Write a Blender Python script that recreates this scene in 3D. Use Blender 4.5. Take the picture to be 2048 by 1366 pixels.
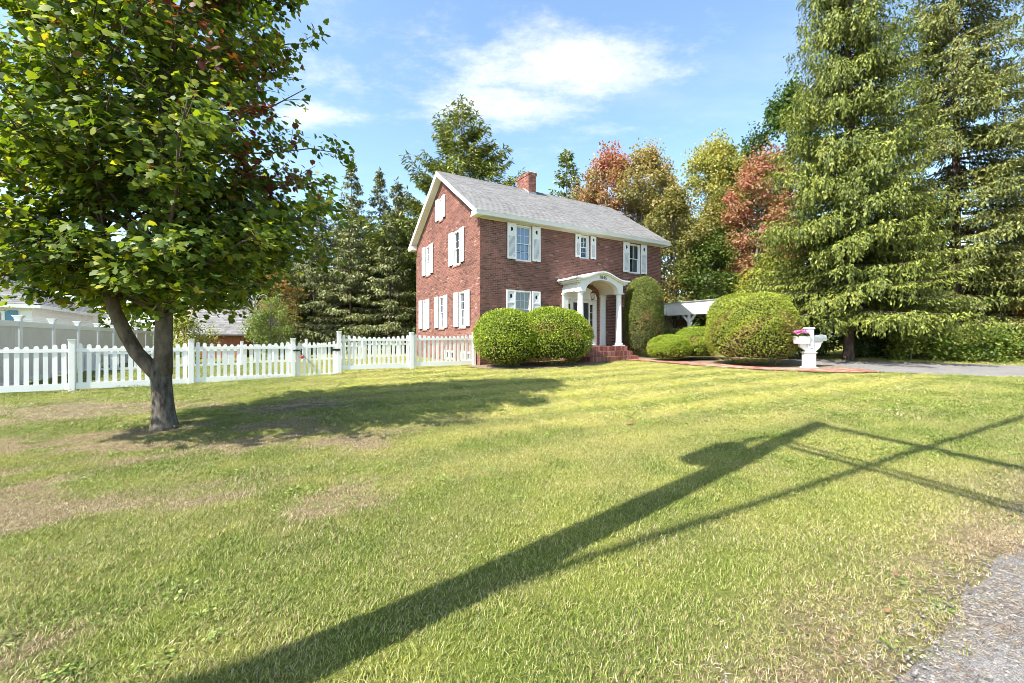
import bpy, bmesh, math, random
import numpy as np
from mathutils import Vector, Matrix
R = math.radians
random.seed(7)
rng = np.random.default_rng(7)
scene = bpy.context.scene
COL = scene.collection
for o in list(bpy.data.objects):
    bpy.data.objects.remove(o, do_unlink=True)

# ------------------------------------------------------------ camera, sky, sun, exposure
cam_data = bpy.data.cameras.new('camera')
cam = bpy.data.objects.new('camera', cam_data)
COL.objects.link(cam)
cam.location = (0, 0, 1.5)
cam.rotation_euler = (R(90), 0, 0)
cam_data.sensor_width = 36
cam_data.lens = 15.117
cam_data.shift_y = -0.0024
cam_data.clip_start = 0.05
cam_data.clip_end = 2000
scene.camera = cam

SUN_EL, SUN_AZ = 49.0, 51.3          # shadows run 51.3 degrees right of straight ahead
sd = Vector((math.sin(R(SUN_AZ)) * math.cos(R(SUN_EL)), math.cos(R(SUN_AZ)) * math.cos(R(SUN_EL)), -math.sin(R(SUN_EL))))
sun_data = bpy.data.lights.new('sun', 'SUN')
sun_data.energy = 5.0
sun_data.angle = R(0.53)
sun_data.color = (1.0, 0.945, 0.86)
sun = bpy.data.objects.new('sun', sun_data)
COL.objects.link(sun)
sun.rotation_euler = sd.to_track_quat('-Z', 'Y').to_euler()

world = bpy.data.worlds.new('World')
scene.world = world
world.use_nodes = True
WN, WL = world.node_tree.nodes, world.node_tree.links
for n in list(WN):
    WN.remove(n)
def wn(t, **k):
    n = WN.new(t)
    for a, b in k.items():
        setattr(n, a, b)
    return n
def wmath(op, a, b=None, clamp=False):
    n = wn('ShaderNodeMath', operation=op, use_clamp=clamp)
    for i, v in enumerate((a, b)):
        if v is None:
            continue
        if isinstance(v, (int, float)):
            n.inputs[i].default_value = v
        else:
            WL.new(v, n.inputs[i])
    return n.outputs[0]
out = wn('ShaderNodeOutputWorld')
bg = wn('ShaderNodeBackground')
bg.inputs['Strength'].default_value = 0.125
WL.new(bg.outputs[0], out.inputs[0])
sky = wn('ShaderNodeTexSky', sky_type='NISHITA')
sky.sun_disc = False
sky.sun_elevation = R(SUN_EL)
sky.sun_rotation = R(SUN_AZ + 180.0)
sky.air_density = 1.0
sky.dust_density = 1.0
sky.ozone_density = 2.2
tc = wn('ShaderNodeTexCoord')
sep = wn('ShaderNodeSeparateXYZ')
WL.new(tc.outputs['Generated'], sep.inputs[0])
zc = wmath('ADD', wmath('MAXIMUM', sep.outputs[2], 0.0), 0.12)
pxn = wmath('DIVIDE', sep.outputs[0], zc)
pyn = wmath('DIVIDE', sep.outputs[1], zc)
comb = wn('ShaderNodeCombineXYZ')
WL.new(pxn, comb.inputs[0]); WL.new(pyn, comb.inputs[1])
def wnoise(scale, detail, rough, off=(0, 0, 0), sc=(1, 1, 1), dist=0.0):
    mp = wn('ShaderNodeMapping')
    mp.inputs['Location'].default_value = off
    mp.inputs['Scale'].default_value = sc
    WL.new(comb.outputs[0], mp.inputs[0])
    nz = wn('ShaderNodeTexNoise')
    nz.inputs['Scale'].default_value = scale
    nz.inputs['Detail'].default_value = detail
    nz.inputs['Roughness'].default_value = rough
    nz.inputs['Distortion'].default_value = dist
    WL.new(mp.outputs[0], nz.inputs['Vector'])
    return nz.outputs[0]
def blob(cx, cy, rx, ry):
    dx = wmath('DIVIDE', wmath('SUBTRACT', pxn, cx), rx)
    dy = wmath('DIVIDE', wmath('SUBTRACT', pyn, cy), ry)
    r2 = wmath('ADD', wmath('MULTIPLY', dx, dx), wmath('MULTIPLY', dy, dy))
    return wmath('SUBTRACT', 1.0, wmath('SQRT', r2))
def ramp01(x, a, b):
    m = wn('ShaderNodeMapRange', interpolation_type='SMOOTHSTEP')
    m.inputs[1].default_value = a; m.inputs[2].default_value = b
    WL.new(x, m.inputs[0])
    return m.outputs[0]
n1 = wnoise(4.6, 12, 0.70, (3.1, 0.4, 0), (1, 1.4, 1))
n2 = wnoise(1.3, 6, 0.6, (7.7, 2.2, 0), (1, 1.6, 1), 0.3)
main = wmath('MAXIMUM', blob(0.16, 1.29, 0.52, 0.21), blob(-0.04, 1.48, 0.46, 0.17))
main = wmath('MAXIMUM', main, wmath('SUBTRACT', blob(-0.70, 1.50, 0.34, 0.16), 0.22))
big = ramp01(wmath('ADD', wmath('MULTIPLY', main, 0.75), wmath('MULTIPLY', n1, 1.35)), 0.70, 1.50)
scat = wmath('MULTIPLY', ramp01(wmath('ADD', wmath('MULTIPLY', n2, 0.7), wmath('MULTIPLY', n1, 0.5)), 0.62, 0.88), 0.6)
low = wmath('MULTIPLY', ramp01(wnoise(0.55, 7, 0.6, (1.2, 5.5, 0), (1, 1.7, 1)), 0.50, 0.72), 0.32)
cloud = wmath('MAXIMUM', wmath('MAXIMUM', big, scat), low)
mixc = wn('ShaderNodeMixRGB')
mixc.inputs[2].default_value = (3.9, 4.0, 4.1, 1)
hs = wn('ShaderNodeMixRGB', blend_type='MULTIPLY')
hs.inputs[0].default_value = 1.0
hs.inputs[2].default_value = (1.16, 1.20, 1.14, 1)      # thin bright autumn air
WL.new(sky.outputs[0], hs.inputs[1])
WL.new(cloud, mixc.inputs[0])
WL.new(hs.outputs[0], mixc.inputs[1])
WL.new(mixc.outputs[0], bg.inputs[0])

scene.view_settings.view_transform = 'Standard'
scene.view_settings.look = 'None'
scene.view_settings.gamma = 1.0
scene.view_settings.use_curve_mapping = False
scene.view_settings.exposure = 1.38
scene.render.engine = 'CYCLES'
cy = scene.cycles
cy.use_denoising = True
cy.filter_width = 0.9
cy.use_adaptive_sampling = False
cy.max_bounces = 6; cy.diffuse_bounces = 3; cy.glossy_bounces = 3
cy.transmission_bounces = 4; cy.transparent_max_bounces = 8
cy.caustics_reflective = False; cy.caustics_refractive = False
cy.sample_clamp_indirect = 6.0

# ------------------------------------------------------------ helpers
YAW = R(31.04)                       # the house, fences and road are turned by this angle
CU, CV = math.cos(YAW), math.sin(YAW)
HX, HY = -1.229, 16.5                # front left corner of the house
def W2(u, v):
    return HX + u * CU - v * CV, HY + u * CV + v * CU
def UV(x, y):
    return (x - HX) * CU + (y - HY) * CV, -(x - HX) * CV + (y - HY) * CU
def _h(ix, iy, s):
    n = (ix.astype(np.int64) * 374761393 + iy.astype(np.int64) * 668265263 + s * 1442695041) & 0x7fffffff
    n = ((n ^ (n >> 13)) * 1274126177) & 0x7fffffff
    n = n ^ (n >> 16)
    return (n & 0xffff) / 65535.0
def vnoise(x, y, s=0):
    x = np.asarray(x, float); y = np.asarray(y, float)
    ix, iy = np.floor(x), np.floor(y)
    fx, fy = x - ix, y - iy
    fx = fx * fx * (3 - 2 * fx); fy = fy * fy * (3 - 2 * fy)
    a = _h(ix, iy, s); b = _h(ix + 1, iy, s); c = _h(ix, iy + 1, s); d = _h(ix + 1, iy + 1, s)
    return (a * (1 - fx) + b * fx) * (1 - fy) + (c * (1 - fx) + d * fx) * fy
def fbm(x, y, s=0, o=4):
    t, a, w = 0, 0.5, 0
    for i in range(o):
        t = t + a * vnoise(np.asarray(x) * 2 ** i, np.asarray(y) * 2 ** i, s + i)
        w += a; a *= 0.5
    return t / w
def sstep(a, b, x):
    t = np.clip((np.asarray(x, float) - a) / (b - a), 0, 1)
    return t * t * (3 - 2 * t)
def gz(x, y):
    x = np.asarray(x, float); y = np.asarray(y, float)
    u, v = UV(x, y)
    uu = np.where(u > 12, 12 + 6 * np.tanh((u - 12) / 6), np.where(u < -14, -14 + 6 * np.tanh((u + 14) / 6), u))
    vv = np.where(v > 0, 8 * np.tanh(v / 8) * 0.6, np.where(v < -14.6, -14.6 + 3 * np.tanh((v + 14.6) / 3), v))
    z = 0.485 + 0.028 * uu + 0.025 * vv
    lawn = sstep(-13.8, -12.6, v) * (1 - sstep(-2.0, -0.5, v))
    return z + lawn * 0.05 * (fbm(x * 0.45, y * 0.45, 3, 3) - 0.5)
def g1(x, y):
    return float(gz(x, y))

def tag(o, label=None, cat=None, group=None, kind=None):
    if label: o['label'] = label
    if cat: o['category'] = cat
    if group: o['group'] = group
    if kind: o['kind'] = kind
    return o
def empty(name, loc=(0, 0, 0), rz=0.0, parent=None):
    o = bpy.data.objects.new(name, None)
    COL.objects.link(o)
    o.location = loc; o.rotation_euler = (0, 0, rz)
    o.empty_display_size = 0.2
    if parent: o.parent = parent
    return o
def link(name, me, parent=None, loc=None):
    o = bpy.data.objects.new(name, me)
    COL.objects.link(o)
    if parent: o.parent = parent
    if loc is not None: o.location = loc
    return o
class MB:
    """collects shapes of one mesh"""
    def __init__(self):
        self.v, self.f, self.a = [], [], []
    def add(self, vs, fs, a=0.0):
        n = len(self.v)
        self.v += [tuple(p) for p in vs]
        self.f += [tuple(n + i for i in f) for f in fs]
        self.a += [a] * len(vs)
        return self
    def box(self, x0, x1, y0, y1, z0, z1, a=0.0):
        vs = [(x0, y0, z0), (x1, y0, z0), (x1, y1, z0), (x0, y1, z0), (x0, y0, z1), (x1, y0, z1), (x1, y1, z1), (x0, y1, z1)]
        return self.add(vs, [(3, 2, 1, 0), (4, 5, 6, 7), (0, 1, 5, 4), (1, 2, 6, 5), (2, 3, 7, 6), (3, 0, 4, 7)], a)
    def hexa(self, bottom, top, a=0.0):
        return self.add(list(bottom) + list(top), [(3, 2, 1, 0), (4, 5, 6, 7), (0, 1, 5, 4), (1, 2, 6, 5), (2, 3, 7, 6), (3, 0, 4, 7)], a)
    def prism(self, poly, p0, p1, plane='xz', a=0.0):
        """poly in a plane, pushed from p0 to p1 on the third axis"""
        n = len(poly)
        def at(q, t):
            return {'xz': (q[0], t, q[1]), 'yz': (t, q[0], q[1]), 'xy': (q[0], q[1], t)}[plane]
        vs = [at(q, p0) for q in poly] + [at(q, p1) for q in poly]
        fs = [tuple(range(n - 1, -1, -1)), tuple(range(n, 2 * n))]
        fs += [(i, (i + 1) % n, n + (i + 1) % n, n + i) for i in range(n)]
        return self.add(vs, fs, a)
    def tube(self, pts, rad, seg=8, cap=True, a=0.0):
        pts = [Vector(p) for p in pts]
        rad = list(rad) if hasattr(rad, '__len__') else [rad] * len(pts)
        vs, fs = [], []
        ref = None
        for i, p in enumerate(pts):
            t = (pts[min(i + 1, len(pts) - 1)] - pts[max(i - 1, 0)])
            t = t.normalized() if t.length > 1e-9 else Vector((0, 0, 1))
            if ref is None:
                ref = Vector((1, 0, 0)) if abs(t.x) < 0.9 else Vector((0, 1, 0))
            n = (ref - t * ref.dot(t))
            n = n.normalized() if n.length > 1e-6 else t.orthogonal().normalized()
            ref = n
            b = t.cross(n)
            for k in range(seg):
                an = 2 * math.pi * k / seg
                vs.append(p + (n * math.cos(an) + b * math.sin(an)) * rad[i])
        for i in range(len(pts) - 1):
            for k in range(seg):
                k2 = (k + 1) % seg
                fs.append((i * seg + k, i * seg + k2, (i + 1) * seg + k2, (i + 1) * seg + k))
        if cap:
            fs.append(tuple(range(seg - 1, -1, -1)))
            m = (len(pts) - 1) * seg
            fs.append(tuple(m + k for k in range(seg)))
        return self.add(vs, fs, a)
    def lathe(self, prof, x=0, y=0, seg=20, a=0.0):
        vs, fs = [], []
        for r, z in prof:
            for k in range(seg):
                an = 2 * math.pi * k / seg
                vs.append((x + r * math.cos(an), y + r * math.sin(an), z))
        for i in range(len(prof) - 1):
            for k in range(seg):
                k2 = (k + 1) % seg
                fs.append((i * seg + k, i * seg + k2, (i + 1) * seg + k2, (i + 1) * seg + k))
        fs.append(tuple(range(seg - 1, -1, -1)))
        m = (len(prof) - 1) * seg
        fs.append(tuple(m + k for k in range(seg)))
        return self.add(vs, fs, a)
    def mesh(self, name, m, smooth=False):
        me = bpy.data.meshes.new(name)
        me.from_pydata(self.v, [], self.f)
        at = me.attributes.new('rnd', 'FLOAT', 'POINT')
        at.data.foreach_set('value', np.array(self.a, np.float32))
        if m: me.materials.append(m)
        if smooth:
            me.shade_smooth()
        me.update()
        return me
    def build(self, name, m, parent=None, loc=None, smooth=False):
        return link(name, self.mesh(name, m, smooth), parent, loc)
def bevel(o, w=0.006, seg=2):
    md = o.modifiers.new('bevel', 'BEVEL')
    md.width = w; md.segments = seg; md.limit_method = 'ANGLE'; md.angle_limit = R(40)
    return o
def np_mesh(name, V, F, m, attr=None):
    """V (n,3), F (k,3 or 4) index arrays -> mesh, fast"""
    me = bpy.data.meshes.new(name)
    V = np.asarray(V, np.float32); F = np.asarray(F, np.int32)
    k = F.shape[1]
    me.vertices.add(len(V)); me.vertices.foreach_set('co', V.ravel())
    me.loops.add(F.size); me.loops.foreach_set('vertex_index', F.ravel())
    me.polygons.add(len(F))
    me.polygons.foreach_set('loop_start', np.arange(0, F.size, k, dtype=np.int32))
    me.update(calc_edges=True)
    if attr is not None:
        at = me.attributes.new('rnd', 'FLOAT', 'POINT')
        at.data.foreach_set('value', np.asarray(attr, np.float32))
    if m: me.materials.append(m)
    return me
def unit(a):
    return a / np.maximum(np.linalg.norm(a, axis=-1, keepdims=True), 1e-9)
def leaves(name, P, D, N, L, Wd, m, rnd, tmpl='kite'):
    """many leaves: P base points, D direction of growth, N face normal, L length, Wd width"""
    D = unit(np.asarray(D, float)); N = np.asarray(N, float)
    S = unit(np.cross(D, N)); N = np.cross(S, D)
    n = len(P)
    L = np.broadcast_to(np.asarray(L, float), (n,)); Wd = np.broadcast_to(np.asarray(Wd, float), (n,))
    T, FT = TEMPL[tmpl]
    V = (P[:, None, :] + D[:, None, :] * (T[None, :, 0:1] * L[:, None, None]) + S[:, None, :] * (T[None, :, 1:2] * Wd[:, None, None])
         + N[:, None, :] * (T[None, :, 2:3] * L[:, None, None]))
    k = len(T)
    F = (FT[None] + (np.arange(n) * k)[:, None, None]).reshape(-1, FT.shape[1])
    return np_mesh(name, V.reshape(-1, 3), F, m, np.repeat(np.asarray(rnd), k))
TEMPL = {
    'kite': (np.array([[0, 0, 0], [0.45, 0.5, 0.05], [1, 0, -0.05], [0.45, -0.5, 0.05]]), np.array([[0, 1, 2, 3]])),
    'sprig': (np.array([[0, 0.1, 0], [0, -0.1, 0], [0.5, -0.5, 0.08], [1, 0, 0], [0.5, 0.5, 0.08]]), np.array([[0, 1, 2], [0, 2, 4], [2, 3, 4]])),
}
# a five-lobed maple leaf; x along the leaf, y across, slightly cupped
_ml = [(0.0, 0.0), (-0.10, 0.22), (0.12, 0.30), (0.10, 0.52), (0.30, 0.34), (0.46, 0.52), (0.56, 0.30), (0.52, 0.16), (0.72, 0.20), (1.0, 0.0)]
_ml = _ml + [(x, -y) for x, y in _ml[-2:0:-1]]
_mv = [(0.30, 0.0, 0.02)] + [(x, y, -0.22 * (abs(y) ** 1.5) - 0.10 * max(0, x - 0.4)) for x, y in _ml]
TEMPL['maple'] = (np.array(_mv), np.array([[0, 1 + i, 1 + (i + 1) % len(_ml)] for i in range(len(_ml))]))
_q = [(-0.02, 0.0), (0.10, 0.34), (0.22, 0.50), (0.38, 0.32), (0.60, 0.40), (1.0, 0.0), (0.60, -0.40), (0.38, -0.32), (0.22, -0.50), (0.10, -0.34)]
_qv = [(x, y, -0.22 * (abs(y) ** 1.5) - 0.10 * max(0, x - 0.4)) for x, y in _q]
TEMPL['maple_low'] = (np.array(_qv), np.array([[0, 1, 3], [1, 2, 3], [0, 3, 7], [0, 7, 9], [7, 8, 9], [3, 4, 5], [3, 5, 7], [5, 6, 7]]))
_sm = [(0, 0), (0.25, 0.42), (0.45, 0.25), (0.62, 0.36), (1.0, 0.0), (0.62, -0.36), (0.45, -0.25), (0.25, -0.42)]
TEMPL['lobed'] = (np.array([(x, y, -0.15 * abs(y)) for x, y in _sm]), np.array([[0, 1, 2], [0, 2, 6], [0, 6, 7], [2, 3, 4], [2, 4, 6], [4, 5, 6]]))

# ------------------------------------------------------------ materials
def nodes_of(m):
    m.use_nodes = True
    return m.node_tree.nodes, m.node_tree.links, m.node_tree.nodes['Principled BSDF']
def ramp(nt, stops):
    r = nt.new('ShaderNodeValToRGB')
    e = r.color_ramp.elements
    while len(e) > 1:
        e.remove(e[0])
    e[0].position = stops[0][0]; e[0].color = (*stops[0][1], 1)
    for p, c in stops[1:]:
        x = e.new(p); x.color = (*c, 1)
    return r
def paint(name, col, rough=0.5, var=0.06, scale=6.0, bump=0.0, bscale=40.0, spec=0.4):
    m = bpy.data.materials.new(name)
    n, l, b = nodes_of(m)
    t = n.new('ShaderNodeTexCoord')
    z = n.new('ShaderNodeTexNoise'); z.inputs['Scale'].default_value = scale; z.inputs['Detail'].default_value = 6
    l.new(t.outputs['Object'], z.inputs['Vector'])
    lo = tuple(max(0, c * (1 - var * 2)) for c in col); hi = tuple(min(1, c * (1 + var)) for c in col)
    r = ramp(n, [(0.3, lo), (0.6, col), (0.85, hi)])
    l.new(z.outputs[0], r.inputs[0]); l.new(r.outputs[0], b.inputs['Base Color'])
    b.inputs['Roughness'].default_value = rough
    b.inputs['Specular IOR Level'].default_value = spec
    if bump:
        z2 = n.new('ShaderNodeTexNoise'); z2.inputs['Scale'].default_value = bscale; z2.inputs['Detail'].default_value = 5
        l.new(t.outputs['Object'], z2.inputs['Vector'])
        bp = n.new('ShaderNodeBump'); bp.inputs['Strength'].default_value = bump; bp.inputs['Distance'].default_value = 0.02
        l.new(z2.outputs[0], bp.inputs['Height']); l.new(bp.outputs[0], b.inputs['Normal'])
    return m
def pieces(name, stops, rough=0.85, grain=60.0, amount=0.35, bump=0.3, spec=0.25):
    """colour of a single piece (brick, shingle) from its own random value, with grain"""
    m = bpy.data.materials.new(name)
    n, l, b = nodes_of(m)
    a = n.new('ShaderNodeAttribute'); a.attribute_name = 'rnd'
    r = ramp(n, stops)
    l.new(a.outputs['Fac'], r.inputs[0])
    g = n.new('ShaderNodeNewGeometry')
    z = n.new('ShaderNodeTexNoise'); z.inputs['Scale'].default_value = grain; z.inputs['Detail'].default_value = 4
    l.new(g.outputs['Position'], z.inputs['Vector'])
    z3 = n.new('ShaderNodeTexNoise'); z3.inputs['Scale'].default_value = 0.9; z3.inputs['Detail'].default_value = 5
    l.new(g.outputs['Position'], z3.inputs['Vector'])
    ad = n.new('ShaderNodeMath'); ad.operation = 'ADD'
    l.new(z.outputs[0], ad.inputs[0]); l.new(z3.outputs[0], ad.inputs[1])
    mr = n.new('ShaderNodeMapRange'); mr.inputs[1].default_value = 0.7; mr.inputs[2].default_value = 1.3
    mr.inputs[3].default_value = 1 - amount; mr.inputs[4].default_value = 1 + amount
    l.new(ad.outputs[0], mr.inputs[0])
    mx = n.new('ShaderNodeMixRGB'); mx.blend_type = 'MULTIPLY'; mx.inputs[0].default_value = 1
    l.new(r.outputs[0], mx.inputs[1]); l.new(mr.outputs[0], mx.inputs[2])
    l.new(mx.outputs[0], b.inputs['Base Color'])
    b.inputs['Roughness'].default_value = rough
    b.inputs['Specular IOR Level'].default_value = spec
    if bump:
        bp = n.new('ShaderNodeBump'); bp.inputs['Strength'].default_value = bump; bp.inputs['Distance'].default_value = 0.004
        l.new(z.outputs[0], bp.inputs['Height']); l.new(bp.outputs[0], b.inputs['Normal'])
    return m
def foliage(name, stops, trans=0.3, rough=0.5, spec=0.3, tboost=(1.5, 1.6, 0.7)):
    m = bpy.data.materials.new(name)
    n, l, b = nodes_of(m)
    a = n.new('ShaderNodeAttribute'); a.attribute_name = 'rnd'
    r = ramp(n, stops)
    l.new(a.outputs['Fac'], r.inputs[0])
    l.new(r.outputs[0], b.inputs['Base Color'])
    b.inputs['Roughness'].default_value = rough
    b.inputs['Specular IOR Level'].default_value = spec
    if trans:
        tr = n.new('ShaderNodeBsdfTranslucent')
        mx = n.new('ShaderNodeMixRGB'); mx.blend_type = 'MULTIPLY'; mx.inputs[0].default_value = 1
        mx.inputs[2].default_value = (*tboost, 1)
        l.new(r.outputs[0], mx.inputs[1]); l.new(mx.outputs[0], tr.inputs[0])
        ms = n.new('ShaderNodeMixShader'); ms.inputs[0].default_value = trans
        l.new(b.outputs[0], ms.inputs[1]); l.new(tr.outputs[0], ms.inputs[2])
        l.new(ms.outputs[0], n['Material Output'].inputs[0])
    return m
def bark(name, c0, c1, scale=9.0, stretch=0.25, bump=0.6):
    m = bpy.data.materials.new(name)
    n, l, b = nodes_of(m)
    t = n.new('ShaderNodeTexCoord')
    mp = n.new('ShaderNodeMapping'); mp.inputs['Scale'].default_value = (1, 1, stretch)
    l.new(t.outputs['Object'], mp.inputs[0])
    z = n.new('ShaderNodeTexNoise'); z.inputs['Scale'].default_value = scale; z.inputs['Detail'].default_value = 8; z.inputs['Roughness'].default_value = 0.7
    l.new(mp.outputs[0], z.inputs['Vector'])
    r = ramp(n, [(0.36, c0), (0.62, c1)])
    l.new(z.outputs[0], r.inputs[0]); l.new(r.outputs[0], b.inputs['Base Color'])
    b.inputs['Roughness'].default_value = 0.95; b.inputs['Specular IOR Level'].default_value = 0.15
    bp = n.new('ShaderNodeBump'); bp.inputs['Strength'].default_value = bump; bp.inputs['Distance'].default_value = 0.03
    l.new(z.outputs[0], bp.inputs['Height']); l.new(bp.outputs[0], b.inputs['Normal'])
    return m
def glass(name, tint=(0.015, 0.022, 0.03), see=0.45):
    m = bpy.data.materials.new(name)
    n, l, b = nodes_of(m)
    b.inputs['Base Color'].default_value = (*tint, 1)
    b.inputs['Roughness'].default_value = 0.03
    b.inputs['Specular IOR Level'].default_value = 1.0
    b.inputs['IOR'].default_value = 1.9
    tr = n.new('ShaderNodeBsdfTransparent')
    ms = n.new('ShaderNodeMixShader'); ms.inputs[0].default_value = see
    l.new(b.outputs[0], ms.inputs[1]); l.new(tr.outputs[0], ms.inputs[2])
    l.new(ms.outputs[0], n['Material Output'].inputs[0])
    return m
M = {}
M['white'] = paint('white_paint', (0.80, 0.80, 0.78), 0.45, 0.03, 3.0)
M['vinyl'] = paint('white_vinyl', (0.82, 0.82, 0.82), 0.35, 0.02, 2.0)
M['trim'] = paint('trim_paint', (0.74, 0.74, 0.71), 0.5, 0.05, 2.0)
M['soffit'] = paint('soffit_paint', (0.66, 0.64, 0.56), 0.6, 0.05, 2.0)
M['mortar'] = paint('mortar', (0.37, 0.31, 0.275), 0.95, 0.12, 12.0, 0.3, 120)
M['brick'] = pieces('brick_clay', [(0.0, (0.10, 0.044, 0.036)), (0.12, (0.135, 0.058, 0.045)), (0.45, (0.195, 0.086, 0.066)), (0.8, (0.24, 0.110, 0.085)), (0.93, (0.28, 0.135, 0.105)), (1.0, (0.33, 0.20, 0.165))])
M['stepbrick'] = pieces('step_brick', [(0.0, (0.20, 0.075, 0.06)), (0.5, (0.28, 0.115, 0.09)), (1.0, (0.36, 0.18, 0.14))])
M['chimbrick'] = pieces('chimney_brick', [(0.0, (0.17, 0.07, 0.05)), (0.5, (0.25, 0.10, 0.072)), (1.0, (0.34, 0.17, 0.13))])
M['shingle'] = pieces('asphalt_shingle', [(0.0, (0.135, 0.132, 0.13)), (0.5, (0.19, 0.186, 0.183)), (1.0, (0.24, 0.235, 0.23))], 0.95, 220.0, 0.10, 0.4, 0.15)
M['shinglebase'] = paint('shingle_base', (0.11, 0.11, 0.115), 0.95, 0.1, 4)
M['glass'] = glass('window_glass', (0.02, 0.035, 0.055), 0.35)
M['glass_skytint'] = glass('sky_tinted_glass', (0.035, 0.10, 0.21), 0.12)  # blue sky reflection put into the pane colour
M['glassdark'] = glass('dark_glass', (0.01, 0.012, 0.014), 0.25)
M['dark'] = paint('shade_dark', (0.02, 0.02, 0.022), 0.9, 0.1)  # near-black colour stands in for room gloom and cut-out shade
M['curtain'] = paint('curtain_cloth', (0.62, 0.62, 0.60), 0.9, 0.08, 9.0)
M['door'] = paint('door_paint', (0.035, 0.035, 0.038), 0.35, 0.05, 3.0, 0, 40, 0.5)
M['black'] = paint('black_metal', (0.015, 0.015, 0.016), 0.45, 0.1, 8.0)
M['brass'] = paint('old_bronze', (0.07, 0.05, 0.03), 0.4, 0.1, 8.0)
M['sill'] = pieces('sill_brick', [(0, (0.20, 0.10, 0.08)), (1, (0.30, 0.16, 0.13))])
M['concrete'] = paint('concrete', (0.42, 0.41, 0.38), 0.9, 0.1, 5.0, 0.3, 60)
M['siding'] = paint('beige_siding', (0.60, 0.54, 0.44), 0.7, 0.04, 3.0)
M['flashing'] = paint('grey_flashing', (0.30, 0.31, 0.32), 0.5, 0.08, 6)
# ------------------------------------------------------------ ground, road, drive, bed, lawn
ROADV = -13.88
def drynoise(x, y):
    """how straw-dry the lawn is at a place, 0 green .. 1 straw"""
    x = np.asarray(x, float); y = np.asarray(y, float)
    u, v = UV(x, y)
    wx = x + 1.2 * (fbm(x * 0.6, y * 0.6, 21, 3) - 0.5)
    n = 0.62 * fbm(u * 0.42 + 3.7, v * 0.95, 11, 4) + 0.38 * fbm(u * 1.5, v * 2.6, 12, 3)
    left = sstep(0.6, -2.6, x) * (1 - sstep(8.5, 11.5, y))
    edge = sstep(-12.9, -13.9, v + 0.7 * (fbm(x * 0.7, y * 0.7, 13, 3) - 0.5))
    b = 0.12 + 0.72 * left
    d = sstep(0.66 - 0.24 * b, 0.82 - 0.24 * b, n) * (0.25 + 0.65 * np.maximum(left, edge))
    d = np.maximum(d, edge * (0.25 + 0.70 * fbm(x * 1.3, y * 1.3, 15, 3)))
    d = np.maximum(d, 0.20 * sstep(0.45, 0.6, fbm(x * 1.9, y * 1.9, 17, 3)))
    d = d * (0.70 + 0.75 * fbm(x * 3.1, y * 4.2, 19, 3))
    return np.clip(d, 0, 0.9)
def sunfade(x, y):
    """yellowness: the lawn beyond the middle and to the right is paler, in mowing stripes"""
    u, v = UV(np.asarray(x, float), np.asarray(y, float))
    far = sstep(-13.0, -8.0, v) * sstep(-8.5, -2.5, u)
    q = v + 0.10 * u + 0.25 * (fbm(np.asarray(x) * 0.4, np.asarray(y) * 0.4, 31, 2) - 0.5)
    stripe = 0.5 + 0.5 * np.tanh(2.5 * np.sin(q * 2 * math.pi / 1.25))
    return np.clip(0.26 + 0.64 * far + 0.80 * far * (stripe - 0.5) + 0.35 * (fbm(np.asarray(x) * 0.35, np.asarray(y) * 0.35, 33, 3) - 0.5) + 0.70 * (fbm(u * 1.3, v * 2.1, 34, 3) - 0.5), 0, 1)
def greenspot(x, y):
    return sstep(0.52, 0.66, 0.5 * fbm(np.asarray(x) * 0.5 + 9, np.asarray(y) * 0.8 + 4, 41, 3) + 0.5 * fbm(np.asarray(x) * 1.9, np.asarray(y) * 2.6, 43, 3))
# walkway edge line towards the lawn (world x, y)
EDGE = [(4.7, 17.75), (5.5, 17.1), (6.2, 16.0), (6.85, 14.95), (7.45, 14.2), (8.2, 13.5), (9.1, 12.9), (10.1, 12.65), (11.0, 12.75)]
DR_NEAR = [(11.6, -16.0), (10.9, -13.9), (10.2, -12.0), (9.5, -10.7), (8.75, -9.4), (8.65, -8.2), (9.0, -6.4), (10.4, -3.6), (12.6, -1.5), (13.9, 1.5), (14.0, 6.0)]
DR_FAR = [(16.4, -16.0), (15.4, -13.6), (14.5, -11.3), (13.9, -9.8), (13.2, -8.3), (12.3, -7.0), (12.6, -5.0), (15.0, -3.2), (18.6, -1.0), (20.2, 1.5), (20.4, 6.0)]
def resample(pl, n):
    pl = np.array(pl, float)
    s = np.r_[0, np.cumsum(np.linalg.norm(np.diff(pl, axis=0), axis=1))]
    # smooth through a fine Catmull-like average
    t = np.linspace(0, s[-1], n)
    q = np.c_[np.interp(t, s, pl[:, 0]), np.interp(t, s, pl[:, 1])]
    for _ in range(max(2, n // 22)):
        q[1:-1] = 0.25 * q[:-2] + 0.5 * q[1:-1] + 0.25 * q[2:]
    return q
def in_poly(x, y, poly):
    x = np.asarray(x, float); y = np.asarray(y, float)
    c = np.zeros(x.shape, bool)
    n = len(poly)
    for i in range(n):
        x0, y0 = poly[i]; x1, y1 = poly[(i + 1) % n]
        hit = ((y0 > y) != (y1 > y)) & (x < (x1 - x0) * (y - y0) / (y1 - y0 + 1e-12) + x0)
        c ^= hit
    return c
edge = resample(EDGE, 60)
drn = np.array([W2(*q) for q in resample(DR_NEAR, 70)]); drf = np.array([W2(*q) for q in resample(DR_FAR, 70)])
drive_poly = np.vstack([drn, drf[::-1]])
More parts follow.
